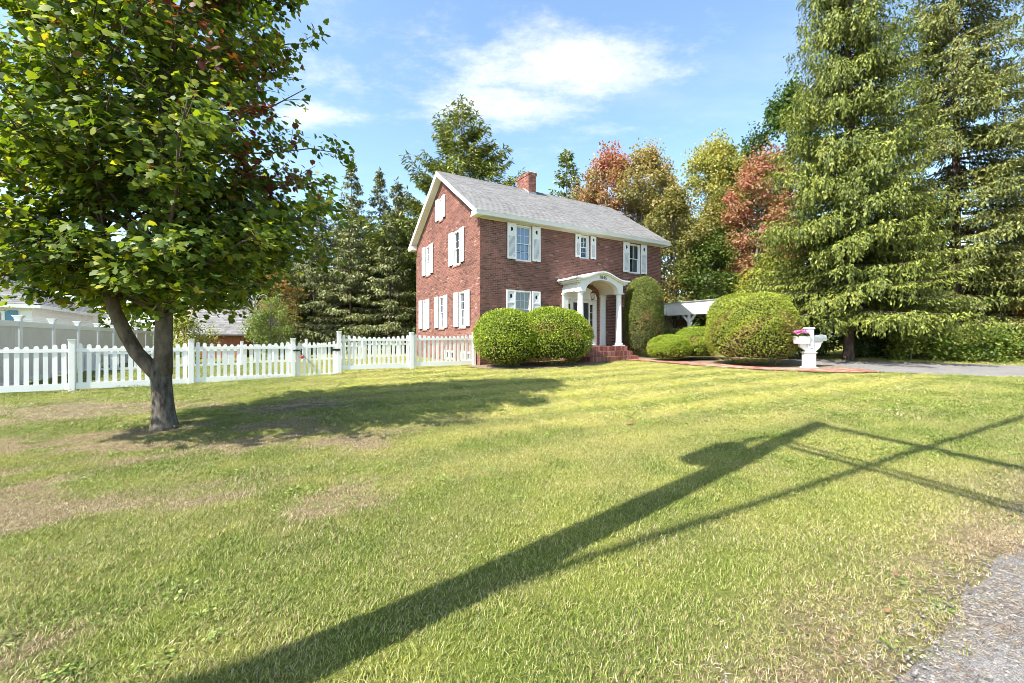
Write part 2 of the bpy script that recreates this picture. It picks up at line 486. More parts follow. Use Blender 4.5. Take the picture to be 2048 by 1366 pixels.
# bed lies between the walk and the house shrubs
bed_poly = np.vstack([edge, [(11.2, 13.6), (10.9, 15.5), (11.2, 17.5), W2(10.2, -0.2), W2(-0.35, -0.1), (-1.7, 15.9), (-1.0, 15.2), (0.4, 15.0), (1.9, 15.3), (3.1, 16.3), (3.9, 17.2)]])
def hard(x, y):
    u, v = UV(x, y)
    return in_poly(x, y, drive_poly) | in_poly(x, y, bed_poly) | ((u > -0.2) & (u < HWID + 0.2) & (v > -0.1) & (v < 7.6)) | (v < ROADV - 0.25)
HWID = 10.21

m = bpy.data.materials.new('lawn_soil')
n, l, b = nodes_of(m)
a = n.new('ShaderNodeAttribute'); a.attribute_name = 'dry'
f = n.new('ShaderNodeAttribute'); f.attribute_name = 'fade'
g = n.new('ShaderNodeNewGeometry')
z1 = n.new('ShaderNodeTexNoise'); z1.inputs['Scale'].default_value = 38; z1.inputs['Detail'].default_value = 6; z1.inputs['Roughness'].default_value = 0.75
z2 = n.new('ShaderNodeTexNoise'); z2.inputs['Scale'].default_value = 4.0; z2.inputs['Detail'].default_value = 5
for z in (z1, z2): l.new(g.outputs['Position'], z.inputs['Vector'])
green = ramp(n, [(0.25, (0.032, 0.05, 0.009)), (0.5, (0.09, 0.12, 0.020)), (0.8, (0.20, 0.22, 0.05))])
pale = ramp(n, [(0.25, (0.13, 0.135, 0.016)), (0.5, (0.28, 0.275, 0.05)), (0.8, (0.44, 0.41, 0.12))])
straw = ramp(n, [(0.25, (0.045, 0.034, 0.022)), (0.5, (0.15, 0.115, 0.075)), (0.8, (0.34, 0.28, 0.20))])
for r in (green, pale, straw): l.new(z1.outputs[0], r.inputs[0])
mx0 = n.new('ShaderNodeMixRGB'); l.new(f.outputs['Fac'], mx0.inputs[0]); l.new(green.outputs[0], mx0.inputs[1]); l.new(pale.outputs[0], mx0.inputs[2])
am = n.new('ShaderNodeMath'); am.operation = 'MULTIPLY_ADD'; am.inputs[1].default_value = 0.5
sb_ = n.new('ShaderNodeMath'); sb_.operation = 'SUBTRACT'; sb_.inputs[1].default_value = 0.5; l.new(z2.outputs[0], sb_.inputs[0])
l.new(sb_.outputs[0], am.inputs[0]); l.new(a.outputs['Fac'], am.inputs[2]); am.use_clamp = True
mx = n.new('ShaderNodeMixRGB'); l.new(am.outputs[0], mx.inputs[0]); l.new(mx0.outputs[0], mx.inputs[1]); l.new(straw.outputs[0], mx.inputs[2])
l.new(mx.outputs[0], b.inputs['Base Color'])
b.inputs['Roughness'].default_value = 0.95; b.inputs['Specular IOR Level'].default_value = 0.1
bp = n.new('ShaderNodeBump'); bp.inputs['Strength'].default_value = 0.7; bp.inputs['Distance'].default_value = 0.03
l.new(z1.outputs[0], bp.inputs['Height']); l.new(bp.outputs[0], b.inputs['Normal'])
M['lawn'] = m

def sheet(name, X, Y, Z, mat, attrs=None):
    """grid arrays -> mesh object"""
    r, c = X.shape
    V = np.stack([X, Y, Z], -1).reshape(-1, 3)
    i = np.arange(r * c).reshape(r, c)
    F = np.stack([i[:-1, :-1], i[:-1, 1:], i[1:, 1:], i[1:, :-1]], -1).reshape(-1, 4)
    me = np_mesh(name, V, F, mat)
    for k, A in (attrs or {}).items():
        at = me.attributes.new(k, 'FLOAT', 'POINT'); at.data.foreach_set('value', np.asarray(A, np.float32).ravel())
    me.shade_smooth()
    return link(name, me)
def spaced(lo, hi, step, far):
    core = np.arange(lo, hi + step / 2, step)
    out_ = [hi]
    s = step
    while out_[-1] < far:
        s *= 1.35; out_.append(out_[-1] + s)
    left = [lo]; s = step
    while left[-1] > -far:
        s *= 1.35; left.append(left[-1] - s)
    return np.r_[left[:0:-1], core, out_[1:]]
X, Y = np.meshgrid(spaced(-22, 26, 0.28, 700), spaced(-6, 34, 0.28, 700))
U_, V_ = UV(X, Y)
Z = gz(X, Y) - 0.07 * sstep(ROADV - 0.05, ROADV - 0.45, V_) * (1 - sstep(-21.0, -21.5, V_))
Z = Z - 0.05 * in_poly(X, Y, drive_poly)
tag(sheet('ground', X, Y, Z, M['lawn'], {'dry': drynoise(X, Y), 'fade': sunfade(X, Y)}), 'mown lawn with straw-dry patches sloping up to the house', kind='structure')

# road: old pale asphalt with exposed stone
def asphalt(name, lo, mid, hi, sc):
    m = bpy.data.materials.new(name)
    n, l, b = nodes_of(m)
    g = n.new('ShaderNodeNewGeometry')
    z = n.new('ShaderNodeTexNoise'); z.inputs['Scale'].default_value = sc; z.inputs['Detail'].default_value = 3; z.inputs['Roughness'].default_value = 0.8
    vo = n.new('ShaderNodeTexVoronoi'); vo.inputs['Scale'].default_value = sc * 0.9
    zb = n.new('ShaderNodeTexNoise'); zb.inputs['Scale'].default_value = 1.6; zb.inputs['Detail'].default_value = 5
    for q in (z, vo, zb): l.new(g.outputs['Position'], q.inputs['Vector'])
    ad = n.new('ShaderNodeMath'); ad.operation = 'MULTIPLY_ADD'; ad.inputs[1].default_value = 0.35
    sp = n.new('ShaderNodeSeparateColor'); l.new(vo.outputs['Color'], sp.inputs[0])
    l.new(sp.outputs[0], ad.inputs[0]); l.new(z.outputs[0], ad.inputs[2])
    ad2 = n.new('ShaderNodeMath'); ad2.operation = 'MULTIPLY_ADD'; ad2.inputs[1].default_value = 0.3; l.new(zb.outputs[0], ad2.inputs[0]); l.new(ad.outputs[0], ad2.inputs[2])
    r = ramp(n, [(0.55, lo), (0.80, mid), (1.10, hi)])
    l.new(ad2.outputs[0], r.inputs[0]); l.new(r.outputs[0], b.inputs['Base Color'])
    b.inputs['Roughness'].default_value = 0.9; b.inputs['Specular IOR Level'].default_value = 0.2
    bp = n.new('ShaderNodeBump'); bp.inputs['Strength'].default_value = 0.6; bp.inputs['Distance'].default_value = 0.008
    l.new(vo.outputs['Distance'], bp.inputs['Height']); l.new(bp.outputs[0], b.inputs['Normal'])
    return m
M['road'] = asphalt('road_asphalt', (0.06, 0.056, 0.052), (0.145, 0.138, 0.131), (0.27, 0.26, 0.25), 210)
M['drive'] = asphalt('drive_asphalt', (0.09, 0.086, 0.082), (0.165, 0.156, 0.148), (0.24, 0.23, 0.22), 60)
uu = np.r_[np.linspace(-120, -12, 30), np.arange(-11.9, 2, 0.05), np.linspace(2.2, 140, 50)]
vv = np.array([-21.3, -20, -18, -16.5, -15.5, -14.8, -14.4, -14.12, -13.99])
UU, VV = np.meshgrid(uu, vv)
j = 0.20 * (fbm(uu * 0.9, uu * 0 + 1.5, 51, 3) - 0.5) + 0.16 * (fbm(uu * 3.1, uu * 0, 52, 3) - 0.5)
VV = VV + np.where(VV > -14.6, 1.0, 0.0) * (j[None, :] + 0.06)
XX, YY = W2(UU, VV)
ZZ = gz(XX, YY) + 0.004 - np.where(VV > VV[-1:] - 1e-6, 0.03, 0)
tag(sheet('road', XX, YY, ZZ, M['road']), 'worn pale grey asphalt at the edge of the lawn', kind='structure')
t = np.linspace(0, 1, 9)[:, None, None]
DP = drn[None] * (1 - t) + drf[None] * t
DP = DP + 0
tag(sheet('driveway', DP[..., 0], DP[..., 1], gz(DP[..., 0], DP[..., 1]) + 0.004, M['drive']), 'pale asphalt drive running past the mailbox', kind='structure')
# planting bed
M['mulch'] = paint('bark_mulch', (0.25, 0.19, 0.13), 0.95, 0.35, 14, 0.9, 60)
bx = np.vstack([bed_poly])
bm = bmesh.new()
vs = [bm.verts.new((x, y, 0)) for x, y in bx]
bm.faces.new(vs)
bmesh.ops.triangulate(bm, faces=bm.faces[:])
for _ in range(3):
    bmesh.ops.subdivide_edges(bm, edges=[e for e in bm.edges if e.calc_length() > 0.6], cuts=1)
    bmesh.ops.triangulate(bm, faces=bm.faces[:])
for v in bm.verts:
    v.co.z = g1(v.co.x, v.co.y) + 0.022 + 0.03 * (float(fbm(v.co.x * 2, v.co.y * 2, 61, 3)) - 0.4)
me = bpy.data.meshes.new('planting_bed'); bm.to_mesh(me); bm.free(); me.materials.append(M['mulch'])
tag(link('planting_bed', me), 'mulched planting bed under the clipped shrubs', kind='structure')
# brick walkway along the bed
tg = np.gradient(edge, axis=0); tg = tg / np.linalg.norm(tg, axis=1)[:, None]
nm_ = np.c_[-tg[:, 1], tg[:, 0]]
WP = np.stack([edge + nm_ * q for q in (0.0, 0.3, 0.6, 0.92)])
wk = tag(sheet('walkway', WP[..., 0], WP[..., 1], gz(WP[..., 0], WP[..., 1]) + 0.042, M['mulch']), 'curved red brick walk between lawn and shrubs', kind='structure')
mb = MB()
L_ = np.r_[0, np.cumsum(np.linalg.norm(np.diff(edge, axis=0), axis=1))]
s = 0.0
WN_ = 0.085 * 10
while s < L_[-1] - 0.2:
    p = np.array([np.interp(s, L_, edge[:, k]) for k in (0, 1)]); tt = np.array([np.interp(s, L_, tg[:, k]) for k in (0, 1)]); nn = np.array([np.interp(s, L_, nm_[:, k]) for k in (0, 1)])
    for k in range(8):
        q = p + nn * (0.05 + k * 0.105) + tt * (0.10 * (k % 2))
        zz = g1(*q) + 0.052 + random.uniform(-0.003, 0.003)
        c = [q, q + tt * 0.2, q + tt * 0.2 + nn * 0.096, q + nn * 0.096]
        mb.hexa([(a_[0], a_[1], zz - 0.05) for a_ in c], [(a_[0], a_[1], zz) for a_ in c], random.random())
    s += 0.211
M['walkbrick'] = pieces('walk_brick', [(0.0, (0.20, 0.075, 0.055)), (0.5, (0.33, 0.14, 0.105)), (1.0, (0.40, 0.26, 0.20))])
tag(mb.build('paving_bricks', M['walkbrick'], wk), kind='stuff')

# ---- grass blades (nobody could count them): tufts scattered over the lawn
def tuft(name, nblade, rad, hmin, hmax, wid, mat):
    P, F, A = [], [], []
    r_ = np.random.default_rng(abs(hash(name)) % 1000 if False else len(name) * 17 + nblade)
    for i in range(nblade):
        a0 = r_.uniform(0, 2 * math.pi); rr = rad * math.sqrt(r_.uniform())
        bx_, by_ = rr * math.cos(a0), rr * math.sin(a0)
        hd = r_.uniform(0, 2 * math.pi)
        h = r_.uniform(hmin, hmax); lean = r_.uniform(0.25, 1.15) * h
        d = np.array([math.cos(hd), math.sin(hd)]); sdir = np.array([-d[1], d[0]])
        w = wid * r_.uniform(0.7, 1.2)
        n0 = len(P)
        for (t_, ww) in ((0, 1.0), (0.5, 0.85), (1.0, 0.0)):
            cx, cy_ = bx_ + d[0] * lean * t_ ** 1.6, by_ + d[1] * lean * t_ ** 1.6
            zz = h * (t_ - 0.25 * t_ * t_) - 0.006
            if ww > 0:
                P.append((cx - sdir[0] * w * ww / 2, cy_ - sdir[1] * w * ww / 2, zz)); P.append((cx + sdir[0] * w * ww / 2, cy_ + sdir[1] * w * ww / 2, zz))
            else:
                P.append((cx, cy_, zz))
        F += [(n0, n0 + 1, n0 + 3), (n0, n0 + 3, n0 + 2), (n0 + 2, n0 + 3, n0 + 4)]
        A += [r_.uniform()] * 5
    return np_mesh(name, P, F, mat, A)
m = bpy.data.materials.new('grass_blade')
n, l, b = nodes_of(m)
at_d = n.new('ShaderNodeAttribute'); at_d.attribute_type = 'INSTANCER'; at_d.attribute_name = 'dry'
at_f = n.new('ShaderNodeAttribute'); at_f.attribute_type = 'INSTANCER'; at_f.attribute_name = 'fade'
at_r = n.new('ShaderNodeAttribute'); at_r.attribute_name = 'rnd'
gr = ramp(n, [(0.0, (0.06, 0.105, 0.014)), (0.5, (0.155, 0.215, 0.032)), (0.85, (0.28, 0.32, 0.075)), (1.0, (0.44, 0.43, 0.20))])
pl = ramp(n, [(0.0, (0.22, 0.23, 0.038)), (0.5, (0.43, 0.41, 0.105)), (0.85, (0.56, 0.51, 0.19)), (1.0, (0.64, 0.57, 0.30))])
sr = ramp(n, [(0.0, (0.16, 0.105, 0.05)), (0.35, (0.30, 0.225, 0.12)), (0.7, (0.46, 0.375, 0.225)), (1.0, (0.62, 0.53, 0.36))])
for r in (gr, pl, sr): l.new(at_r.outputs['Fac'], r.inputs[0])
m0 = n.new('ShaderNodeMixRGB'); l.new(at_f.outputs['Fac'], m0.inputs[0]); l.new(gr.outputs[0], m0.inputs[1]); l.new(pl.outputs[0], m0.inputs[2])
# each blade is either straw or green: compare its own value with the dryness of the place
w1 = n.new('ShaderNodeMath'); w1.operation = 'FRACT'
w0 = n.new('ShaderNodeMath'); w0.operation = 'MULTIPLY'; w0.inputs[1].default_value = 7.31; l.new(at_r.outputs['Fac'], w0.inputs[0]); l.new(w0.outputs[0], w1.inputs[0])
lt = n.new('ShaderNodeMath'); lt.operation = 'LESS_THAN'; l.new(w1.outputs[0], lt.inputs[0]); l.new(at_d.outputs['Fac'], lt.inputs[1])
m1 = n.new('ShaderNodeMixRGB'); l.new(lt.outputs[0], m1.inputs[0]); l.new(m0.outputs[0], m1.inputs[1]); l.new(sr.outputs[0], m1.inputs[2])
l.new(m1.outputs[0], b.inputs['Base Color'])
b.inputs['Roughness'].default_value = 0.55; b.inputs['Specular IOR Level'].default_value = 0.25
tr = n.new('ShaderNodeBsdfTranslucent'); l.new(m1.outputs[0], tr.inputs[0])
ms = n.new('ShaderNodeMixShader'); ms.inputs[0].default_value = 0.25
l.new(b.outputs[0], ms.inputs[1]); l.new(tr.outputs[0], ms.inputs[2]); l.new(ms.outputs[0], n['Material Output'].inputs[0])
M['grass'] = m
def scatter(name, label, protos, P, attrs):
    pc = bpy.data.collections.new(name + '_tufts')
    for i, me in enumerate(protos):
        o = bpy.data.objects.new(name + '_tuft', me); pc.objects.link(o)
    me = bpy.data.meshes.new(name)
    me.vertices.add(len(P)); me.vertices.foreach_set('co', np.asarray(P, np.float32).ravel())
    for k, (A, ty_) in attrs.items():
        at = me.attributes.new(k, ty_, 'POINT')
        if ty_ == 'FLOAT_VECTOR': at.data.foreach_set('vector', np.asarray(A, np.float32).ravel())
        else: at.data.foreach_set('value', np.asarray(A, np.int32 if ty_ == 'INT' else np.float32).ravel())
    o = link(name, me)
    ng = bpy.data.node_groups.new(name, 'GeometryNodeTree')
    ng.interface.new_socket('Geometry', in_out='INPUT', socket_type='NodeSocketGeometry')
    ng.interface.new_socket('Geometry', in_out='OUTPUT', socket_type='NodeSocketGeometry')
    N_ = ng.nodes
    gi, go = N_.new('NodeGroupInput'), N_.new('NodeGroupOutput')
    ip = N_.new('GeometryNodeInstanceOnPoints'); ci = N_.new('GeometryNodeCollectionInfo')
    ci.inputs['Collection'].default_value = pc; ci.inputs['Separate Children'].default_value = True; ci.inputs['Reset Children'].default_value = True
    ip.inputs['Pick Instance'].default_value = True
    def na(nm, ty_):
        a_ = N_.new('GeometryNodeInputNamedAttribute'); a_.data_type = ty_; a_.inputs['Name'].default_value = nm
        return a_.outputs['Attribute']
    K = ng.links
    K.new(gi.outputs[0], ip.inputs['Points']); K.new(ci.outputs[0], ip.inputs['Instance'])
    K.new(na('pick', 'INT'), ip.inputs['Instance Index'])
    K.new(na('rot', 'FLOAT_VECTOR'), ip.inputs['Rotation'])
    K.new(na('scl', 'FLOAT'), ip.inputs['Scale'])
    K.new(ip.outputs[0], go.inputs[0])
    md = o.modifiers.new('tufts', 'NODES'); md.node_group = ng
    return tag(o, label, kind='stuff')
def lawn_points(n_, ymin, ymax, dens_fn=None):
    y = np.sqrt(rng.uniform(ymin ** 2, ymax ** 2, n_)); x = rng.uniform(-1.34, 1.34, n_) * (y + 0.6)
    u, v = UV(x, y)
    keep = ~hard(x, y) & (v > ROADV - 0.22) & (v < 0.45)
    # thin out towards the asphalt
    keep &= rng.uniform(size=n_) < np.clip((v - (ROADV - 0.15) + 0.5 * (fbm(x * 1.7, y * 1.7, 57, 3) - 0.5)) / 0.22, 0.06, 1)
    return x[keep], y[keep]
def lawn_attrs(x, y, s0, s1, npick, tilt=0.15):
    k = len(x)
    dry = drynoise(x, y); gs = greenspot(x, y)
    scl = rng.uniform(s0, s1, k) * (1 - 0.25 * dry) * (1 + 0.25 * gs)
    return {'pick': (rng.integers(0, npick, k), 'INT'), 'rot': (np.c_[rng.normal(0, tilt, k), rng.normal(0, tilt, k), rng.uniform(0, 6.28, k)], 'FLOAT_VECTOR'),
            'scl': (scl, 'FLOAT'), 'dry': (np.clip(dry * 0.95 + rng.normal(0, 0.05, k), 0, 1), 'FLOAT'),
            'fade': (np.clip(sunfade(x, y) - 0.45 * gs + rng.normal(0, 0.10, k), 0, 1), 'FLOAT')}
near = [tuft('near_tuft%d' % i, 52, 0.085, 0.016, 0.040, 0.0038, M['grass']) for i in range(5)]
x, y = lawn_points(42000, 1.2, 7.5)
scatter('near_grass', 'green and straw grass blades of the near lawn', near, np.c_[x, y, gz(x, y)], lawn_attrs(x, y, 0.7, 1.25, 5))
mid = [tuft('mid_tuft_%d' % i, 80, 0.20, 0.020, 0.042, 0.008, M['grass']) for i in range(5)]
x, y = lawn_points(22000, 6.8, 19.5)
scatter('far_grass', 'yellow green grass blades of the far lawn', mid, np.c_[x, y, gz(x, y)], lawn_attrs(x, y, 0.7, 1.2, 5))
# lawn behind the picket fence
x = rng.uniform(-13.2, 0, 5000); y = rng.uniform(0.5, 9, 5000); xw, yw = W2(x, y)
scatter('yard_grass', 'short grass of the yard behind the picket fence', mid, np.c_[xw, yw, gz(xw, yw)], lawn_attrs(xw, yw, 0.7, 1.2, 5))

# dead blades and pine needles strewn over the crumbling asphalt edge
m = bpy.data.materials.new('dead_blade')
n, l, b = nodes_of(m)
a = n.new('ShaderNodeAttribute'); a.attribute_name = 'rnd'
r = ramp(n, [(0.0, (0.035, 0.022, 0.015)), (0.4, (0.10, 0.06, 0.035)), (0.7, (0.28, 0.20, 0.11)), (1.0, (0.50, 0.40, 0.24))])
l.new(a.outputs['Fac'], r.inputs[0]); l.new(r.outputs[0], b.inputs['Base Color']); b.inputs['Roughness'].default_value = 0.8
M['deadblade'] = m
def litter_mesh(name, k, rad, seed):
    r_ = np.random.default_rng(seed)
    P = np.c_[r_.uniform(-rad, rad, (k, 2)), r_.uniform(0.002, 0.012, k)]
    ang = r_.normal(2.6, 0.8, k)
    D = np.c_[np.cos(ang), np.sin(ang), r_.normal(0, 0.10, k)]
    return leaves(name, P, D, np.c_[r_.normal(0, 0.3, (k, 2)), np.ones(k)], r_.uniform(0.02, 0.06, k), 0.0024, m, r_.uniform(0, 1, k), 'kite')
lit = [litter_mesh('litter%d' % i, 26, 0.09, 100 + i) for i in range(4)]
k = 2600
uu_ = rng.uniform(-8.5, 3.5, k); vv_ = ROADV - 0.12 + rng.normal(0, 0.26, k)
x, y = W2(uu_, vv_)
kp = rng.uniform(size=k) < 0.25 + 1.1 * fbm(x * 1.5, y * 1.5, 58, 3)
x, y = x[kp], y[kp]
at_ = lawn_attrs(x, y, 0.7, 1.3, 4, 0.02); at_['rot'] = (np.c_[np.zeros(len(x)), np.zeros(len(x)), rng.normal(0, 0.35, len(x))], 'FLOAT_VECTOR')
scatter('needle_litter', 'dead grass blades and pine needles strewn along the asphalt edge', lit, np.c_[x, y, gz(x, y) + 0.006], at_)

# low broad-leaved weeds and clover in the turf
def weed_mesh(name, k, rad, seed):
    r_ = np.random.default_rng(seed)
    an = r_.uniform(0, 6.28, k); rr = rad * np.sqrt(r_.uniform(0, 1, k))
    P = np.c_[rr * np.cos(an), rr * np.sin(an), r_.uniform(0.012, 0.035, k)]
    d = r_.uniform(0, 6.28, k)
    return leaves(name, P, np.c_[np.cos(d), np.sin(d), r_.normal(0.15, 0.2, k)], np.c_[r_.normal(0, 0.35, (k, 2)), np.ones(k)], r_.uniform(0.012, 0.028, k), r_.uniform(0.010, 0.020, k), M['weed'], r_.uniform(0, 1, k), 'kite')
M['weed'] = foliage('clover_leaf', [(0.0, (0.08, 0.13, 0.025)), (0.5, (0.19, 0.27, 0.05)), (1.0, (0.34, 0.40, 0.12))], 0.2)
wd = [weed_mesh('weed%d' % i, 26, 0.07, 200 + i) for i in range(4)]
x, y = lawn_points(9000, 1.4, 9.0)
kp = (fbm(x * 0.9, y * 0.9, 63, 3) > 0.56) & (rng.uniform(size=len(x)) < 0.28)
x, y = x[kp], y[kp]
scatter('clover', 'clover and low weeds in patches of the near lawn', wd, np.c_[x, y, gz(x, y) + 0.004], lawn_attrs(x, y, 0.6, 1.3, 4, 0.1))

# loose stones along the crumbling edge
def stone_mesh(name, k, rad, seed):
    r_ = np.random.default_rng(seed); mb_ = MB()
    for i in range(k):
        c_ = r_.uniform(-rad, rad, 2); q = r_.uniform(0.003, 0.009)
        o_ = np.array([(1, 0, 0), (0, 1, 0), (-1, 0, 0), (0, -1, 0), (0, 0, 0.8), (0, 0, -0.5)]) * q * r_.uniform(0.7, 1.3, (6, 1)) + [c_[0], c_[1], q * 0.3]
        mb_.add([tuple(p) for p in o_], [(0, 1, 4), (1, 2, 4), (2, 3, 4), (3, 0, 4)], r_.uniform())
    return mb_.mesh(name, M['stone'])
M['stone'] = pieces('loose_stone', [(0, (0.07, 0.065, 0.06)), (0.6, (0.15, 0.14, 0.13)), (1, (0.28, 0.26, 0.24))], 0.9, 60, 0.2, 0)
stn = [stone_mesh('stones%d' % i, 16, 0.12, 300 + i) for i in range(4)]
k = 900
x, y = W2(rng.uniform(-8.5, 3.5, k), ROADV - 0.16 + rng.normal(0, 0.13, k))
at_ = lawn_attrs(x, y, 0.6, 1.4, 4, 0.02)
scatter('loose_gravel', 'loose small stones along the crumbling asphalt edge', stn, np.c_[x, y, gz(x, y) + 0.004], at_)
# ------------------------------------------------------------ the brick house
HW, HD = 10.21, 7.486                # width along the front, depth
EZ, RZ = 6.373, 9.133                # height of roof edge and ridge
OF, OG = 0.327, 0.308                # overhang at the eave and at the gable
SL = (RZ - EZ) / (HD / 2 + OF)
BASE = 0.30
house = tag(empty('brick_house', (HX, HY, 0), YAW), 'two-storey red brick house with grey shingle roof, white shutters and arched portico', 'house')
def pb(mb, plane, a0, a1, d0, d1, z0, z1, a=0.0):
    """box on a facade: a along it, d depth into the wall, z up"""
    if plane == 'front': mb.box(a0, a1, d0, d1, z0, z1, a)
    else: mb.box(d0, d1, a0, a1, z0, z1, a)
def under_roof(v):
    return EZ - 0.06 + SL * (min(v, HD - v) + OF) - 0.012
F_OPEN = [(1.60, 2.36, 4.66, 6.115), (4.95, 5.45, 5.08, 6.11), (7.96, 8.73, 4.67, 6.10), (1.57, 2.36, 1.98, 3.47), (4.20, 5.95, 1.20, 3.28)]
S_OPEN = [(3.745, 4.165, 6.99, 8.03), (5.37, 5.99, 4.66, 6.12), (1.80, 2.53, 4.66, 6.12), (5.85, 6.47, 1.98, 3.475), (3.57, 4.25, 1.98, 3.475), (1.26, 1.95, 1.98, 3.475)]
BASEMENT = [(2.35, 3.55, 0.62, 0.98), (0.75, 1.75, 0.62, 0.98)]
def core_wall(plane, length, top, opens):
    mb = MB()
    xs = sorted(set([0, length] + [q for o in opens for q in o[:2]]))
    zs = sorted(set([BASE, top] + [q for o in opens for q in o[2:]]))
    for i in range(len(xs) - 1):
        for j in range(len(zs) - 1):
            cx, czz = (xs[i] + xs[i + 1]) / 2, (zs[j] + zs[j + 1]) / 2
            if any(o[0] < cx < o[1] and o[2] < czz < o[3] for o in opens):
                continue
            q = [(xs[i], zs[j]), (xs[i + 1], zs[j]), (xs[i + 1], zs[j + 1]), (xs[i], zs[j + 1])]
            if plane == 'front': mb.add([(x, 0, z) for x, z in q], [(0, 1, 2, 3)])
            else: mb.add([(0, x, z) for x, z in q], [(3, 2, 1, 0)])
    for o in opens:                              # reveals
        for (p, q) in (((o[0], o[2]), (o[0], o[3])), ((o[0], o[3]), (o[1], o[3])), ((o[1], o[3]), (o[1], o[2])), ((o[1], o[2]), (o[0], o[2]))):
            if plane == 'front': vs = [(p[0], 0, p[1]), (q[0], 0, q[1]), (q[0], 0.2, q[1]), (p[0], 0.2, p[1])]
            else: vs = [(0, p[0], p[1]), (0, q[0], q[1]), (0.2, q[0], q[1]), (0.2, p[0], p[1])]
            mb.add(vs, [(0, 1, 2, 3)])
    return mb
def lay_bricks(length, top, opens, rangefn=None, z0=BASE, ch=0.0705, bl=0.211, joint=0.013):
    res, row, z = [], 0, z0
    while z + ch <= top:
        lo, hi = (0.0, length) if rangefn is None else rangefn(z + ch)
        if hi - lo > 0.05:
            a = -0.5 * bl * (row % 2)
            while a < hi:
                segs = [(max(a, lo - 0.0), min(a + bl, hi))]
                for o in opens:
                    if min(o[3], z + ch) - max(o[2], z) > ch * 0.35:
                        ns = []
                        for s0, s1 in segs:
                            if s1 <= o[0] or s0 >= o[1]: ns.append((s0, s1)); continue
                            if s0 < o[0]: ns.append((s0, o[0]))
                            if s1 > o[1]: ns.append((o[1], s1))
                        segs = ns
                for s0, s1 in segs:
                    if s1 - s0 > joint + 0.03:
                        res.append((s0, s1 - joint, z, z + ch - joint))
                a += bl
        z += ch; row += 1
    return res
def rnd_brick():
    r = random.random()
    return random.uniform(0, 0.12) if r < 0.10 else (random.uniform(0.93, 1.0) if r > 0.98 else min(0.92, max(0.13, random.gauss(0.5, 0.15))))
def brick_stuff(mb, plane, b, proud=0.009):
    p = proud + random.uniform(-0.0025, 0.003)
    a0, a1, z0, z1 = b
    r = rnd_brick()
    if plane == 'front':
        vs = [(a0, -p, z0), (a1, -p, z0), (a1, -p, z1), (a0, -p, z1), (a0, 0.001, z0), (a1, 0.001, z0), (a1, 0.001, z1), (a0, 0.001, z1)]
        fs = [(0, 1, 2, 3), (4, 0, 3, 7), (1, 5, 6, 2), (3, 2, 6, 7), (4, 5, 1, 0)]
    else:
        vs = [(-p, a1, z0), (-p, a0, z0), (-p, a0, z1), (-p, a1, z1), (0.001, a1, z0), (0.001, a0, z0), (0.001, a0, z1), (0.001, a1, z1)]
        fs = [(0, 1, 2, 3), (4, 0, 3, 7), (1, 5, 6, 2), (3, 2, 6, 7), (4, 5, 1, 0)]
    mb.add(vs, fs, r)
def single_brick_meshes(n, plane, lx, ly, lz, m):
    ms = []
    for i in range(n):
        mb = MB()
        e = 0.0025
        r = rnd_brick()
        if plane == 'front':
            mb.hexa([(-lx/2 + e, -ly + e, -lz/2), (lx/2 - e, -ly + e, -lz/2), (lx/2, 0, -lz/2), (-lx/2, 0, -lz/2)],
                    [(-lx/2 + e, -ly, lz/2 - e), (lx/2 - e, -ly, lz/2 - e), (lx/2, 0, lz/2), (-lx/2, 0, lz/2)], r)
        else:
            mb.hexa([(-ly, -lx/2 + e, -lz/2), (0, -lx/2, -lz/2), (0, lx/2, -lz/2), (-ly, lx/2 - e, -lz/2)],
                    [(-ly, -lx/2 + e, lz/2 - e), (0, -lx/2, lz/2), (0, lx/2, lz/2), (-ly, lx/2 - e, lz/2 - e)], r)
        ms.append(mb.mesh('brick', m))
    return ms
# front wall
wall_f = core_wall('front', HW, EZ - 0.1, F_OPEN).build('wall', M['mortar'], house)
wall_s = core_wall('side', HD, under_roof(0), S_OPEN[1:] + BASEMENT)
tri = [(0, under_roof(0)), (HD / 2, under_roof(HD / 2)), (HD, under_roof(0))]
at = S_OPEN[0]
zs_ = under_roof(0)
def ylo(z): return max(0, (z - under_roof(0)) / SL)
# the gable triangle, with the attic opening left out
for (q) in ([(0, zs_), (HD, zs_), (HD - ylo(at[2]), at[2]), (ylo(at[2]), at[2])],
            [(ylo(at[2]), at[2]), (at[0], at[2]), (at[0], at[3]), (ylo(at[3]), at[3])],
            [(at[1], at[2]), (HD - ylo(at[2]), at[2]), (HD - ylo(at[3]), at[3]), (at[1], at[3])],
            [(ylo(at[3]), at[3]), (HD - ylo(at[3]), at[3]), (HD / 2, under_roof(HD / 2))]):
    wall_s.add([(0, y, z) for y, z in q], [tuple(range(len(q) - 1, -1, -1))])
for (p, q) in (((at[0], at[2]), (at[0], at[3])), ((at[0], at[3]), (at[1], at[3])), ((at[1], at[3]), (at[1], at[2])), ((at[1], at[2]), (at[0], at[2]))):
    wall_s.add([(0, p[0], p[1]), (0, q[0], q[1]), (0.2, q[0], q[1]), (0.2, p[0], p[1])], [(0, 1, 2, 3)])
wall_s = wall_s.build('wall', M['mortar'], house)
fb = lay_bricks(HW, 6.16, F_OPEN)
sb = lay_bricks(HD, under_roof(HD / 2), S_OPEN + BASEMENT, lambda z: (ylo(z), HD - ylo(z)))
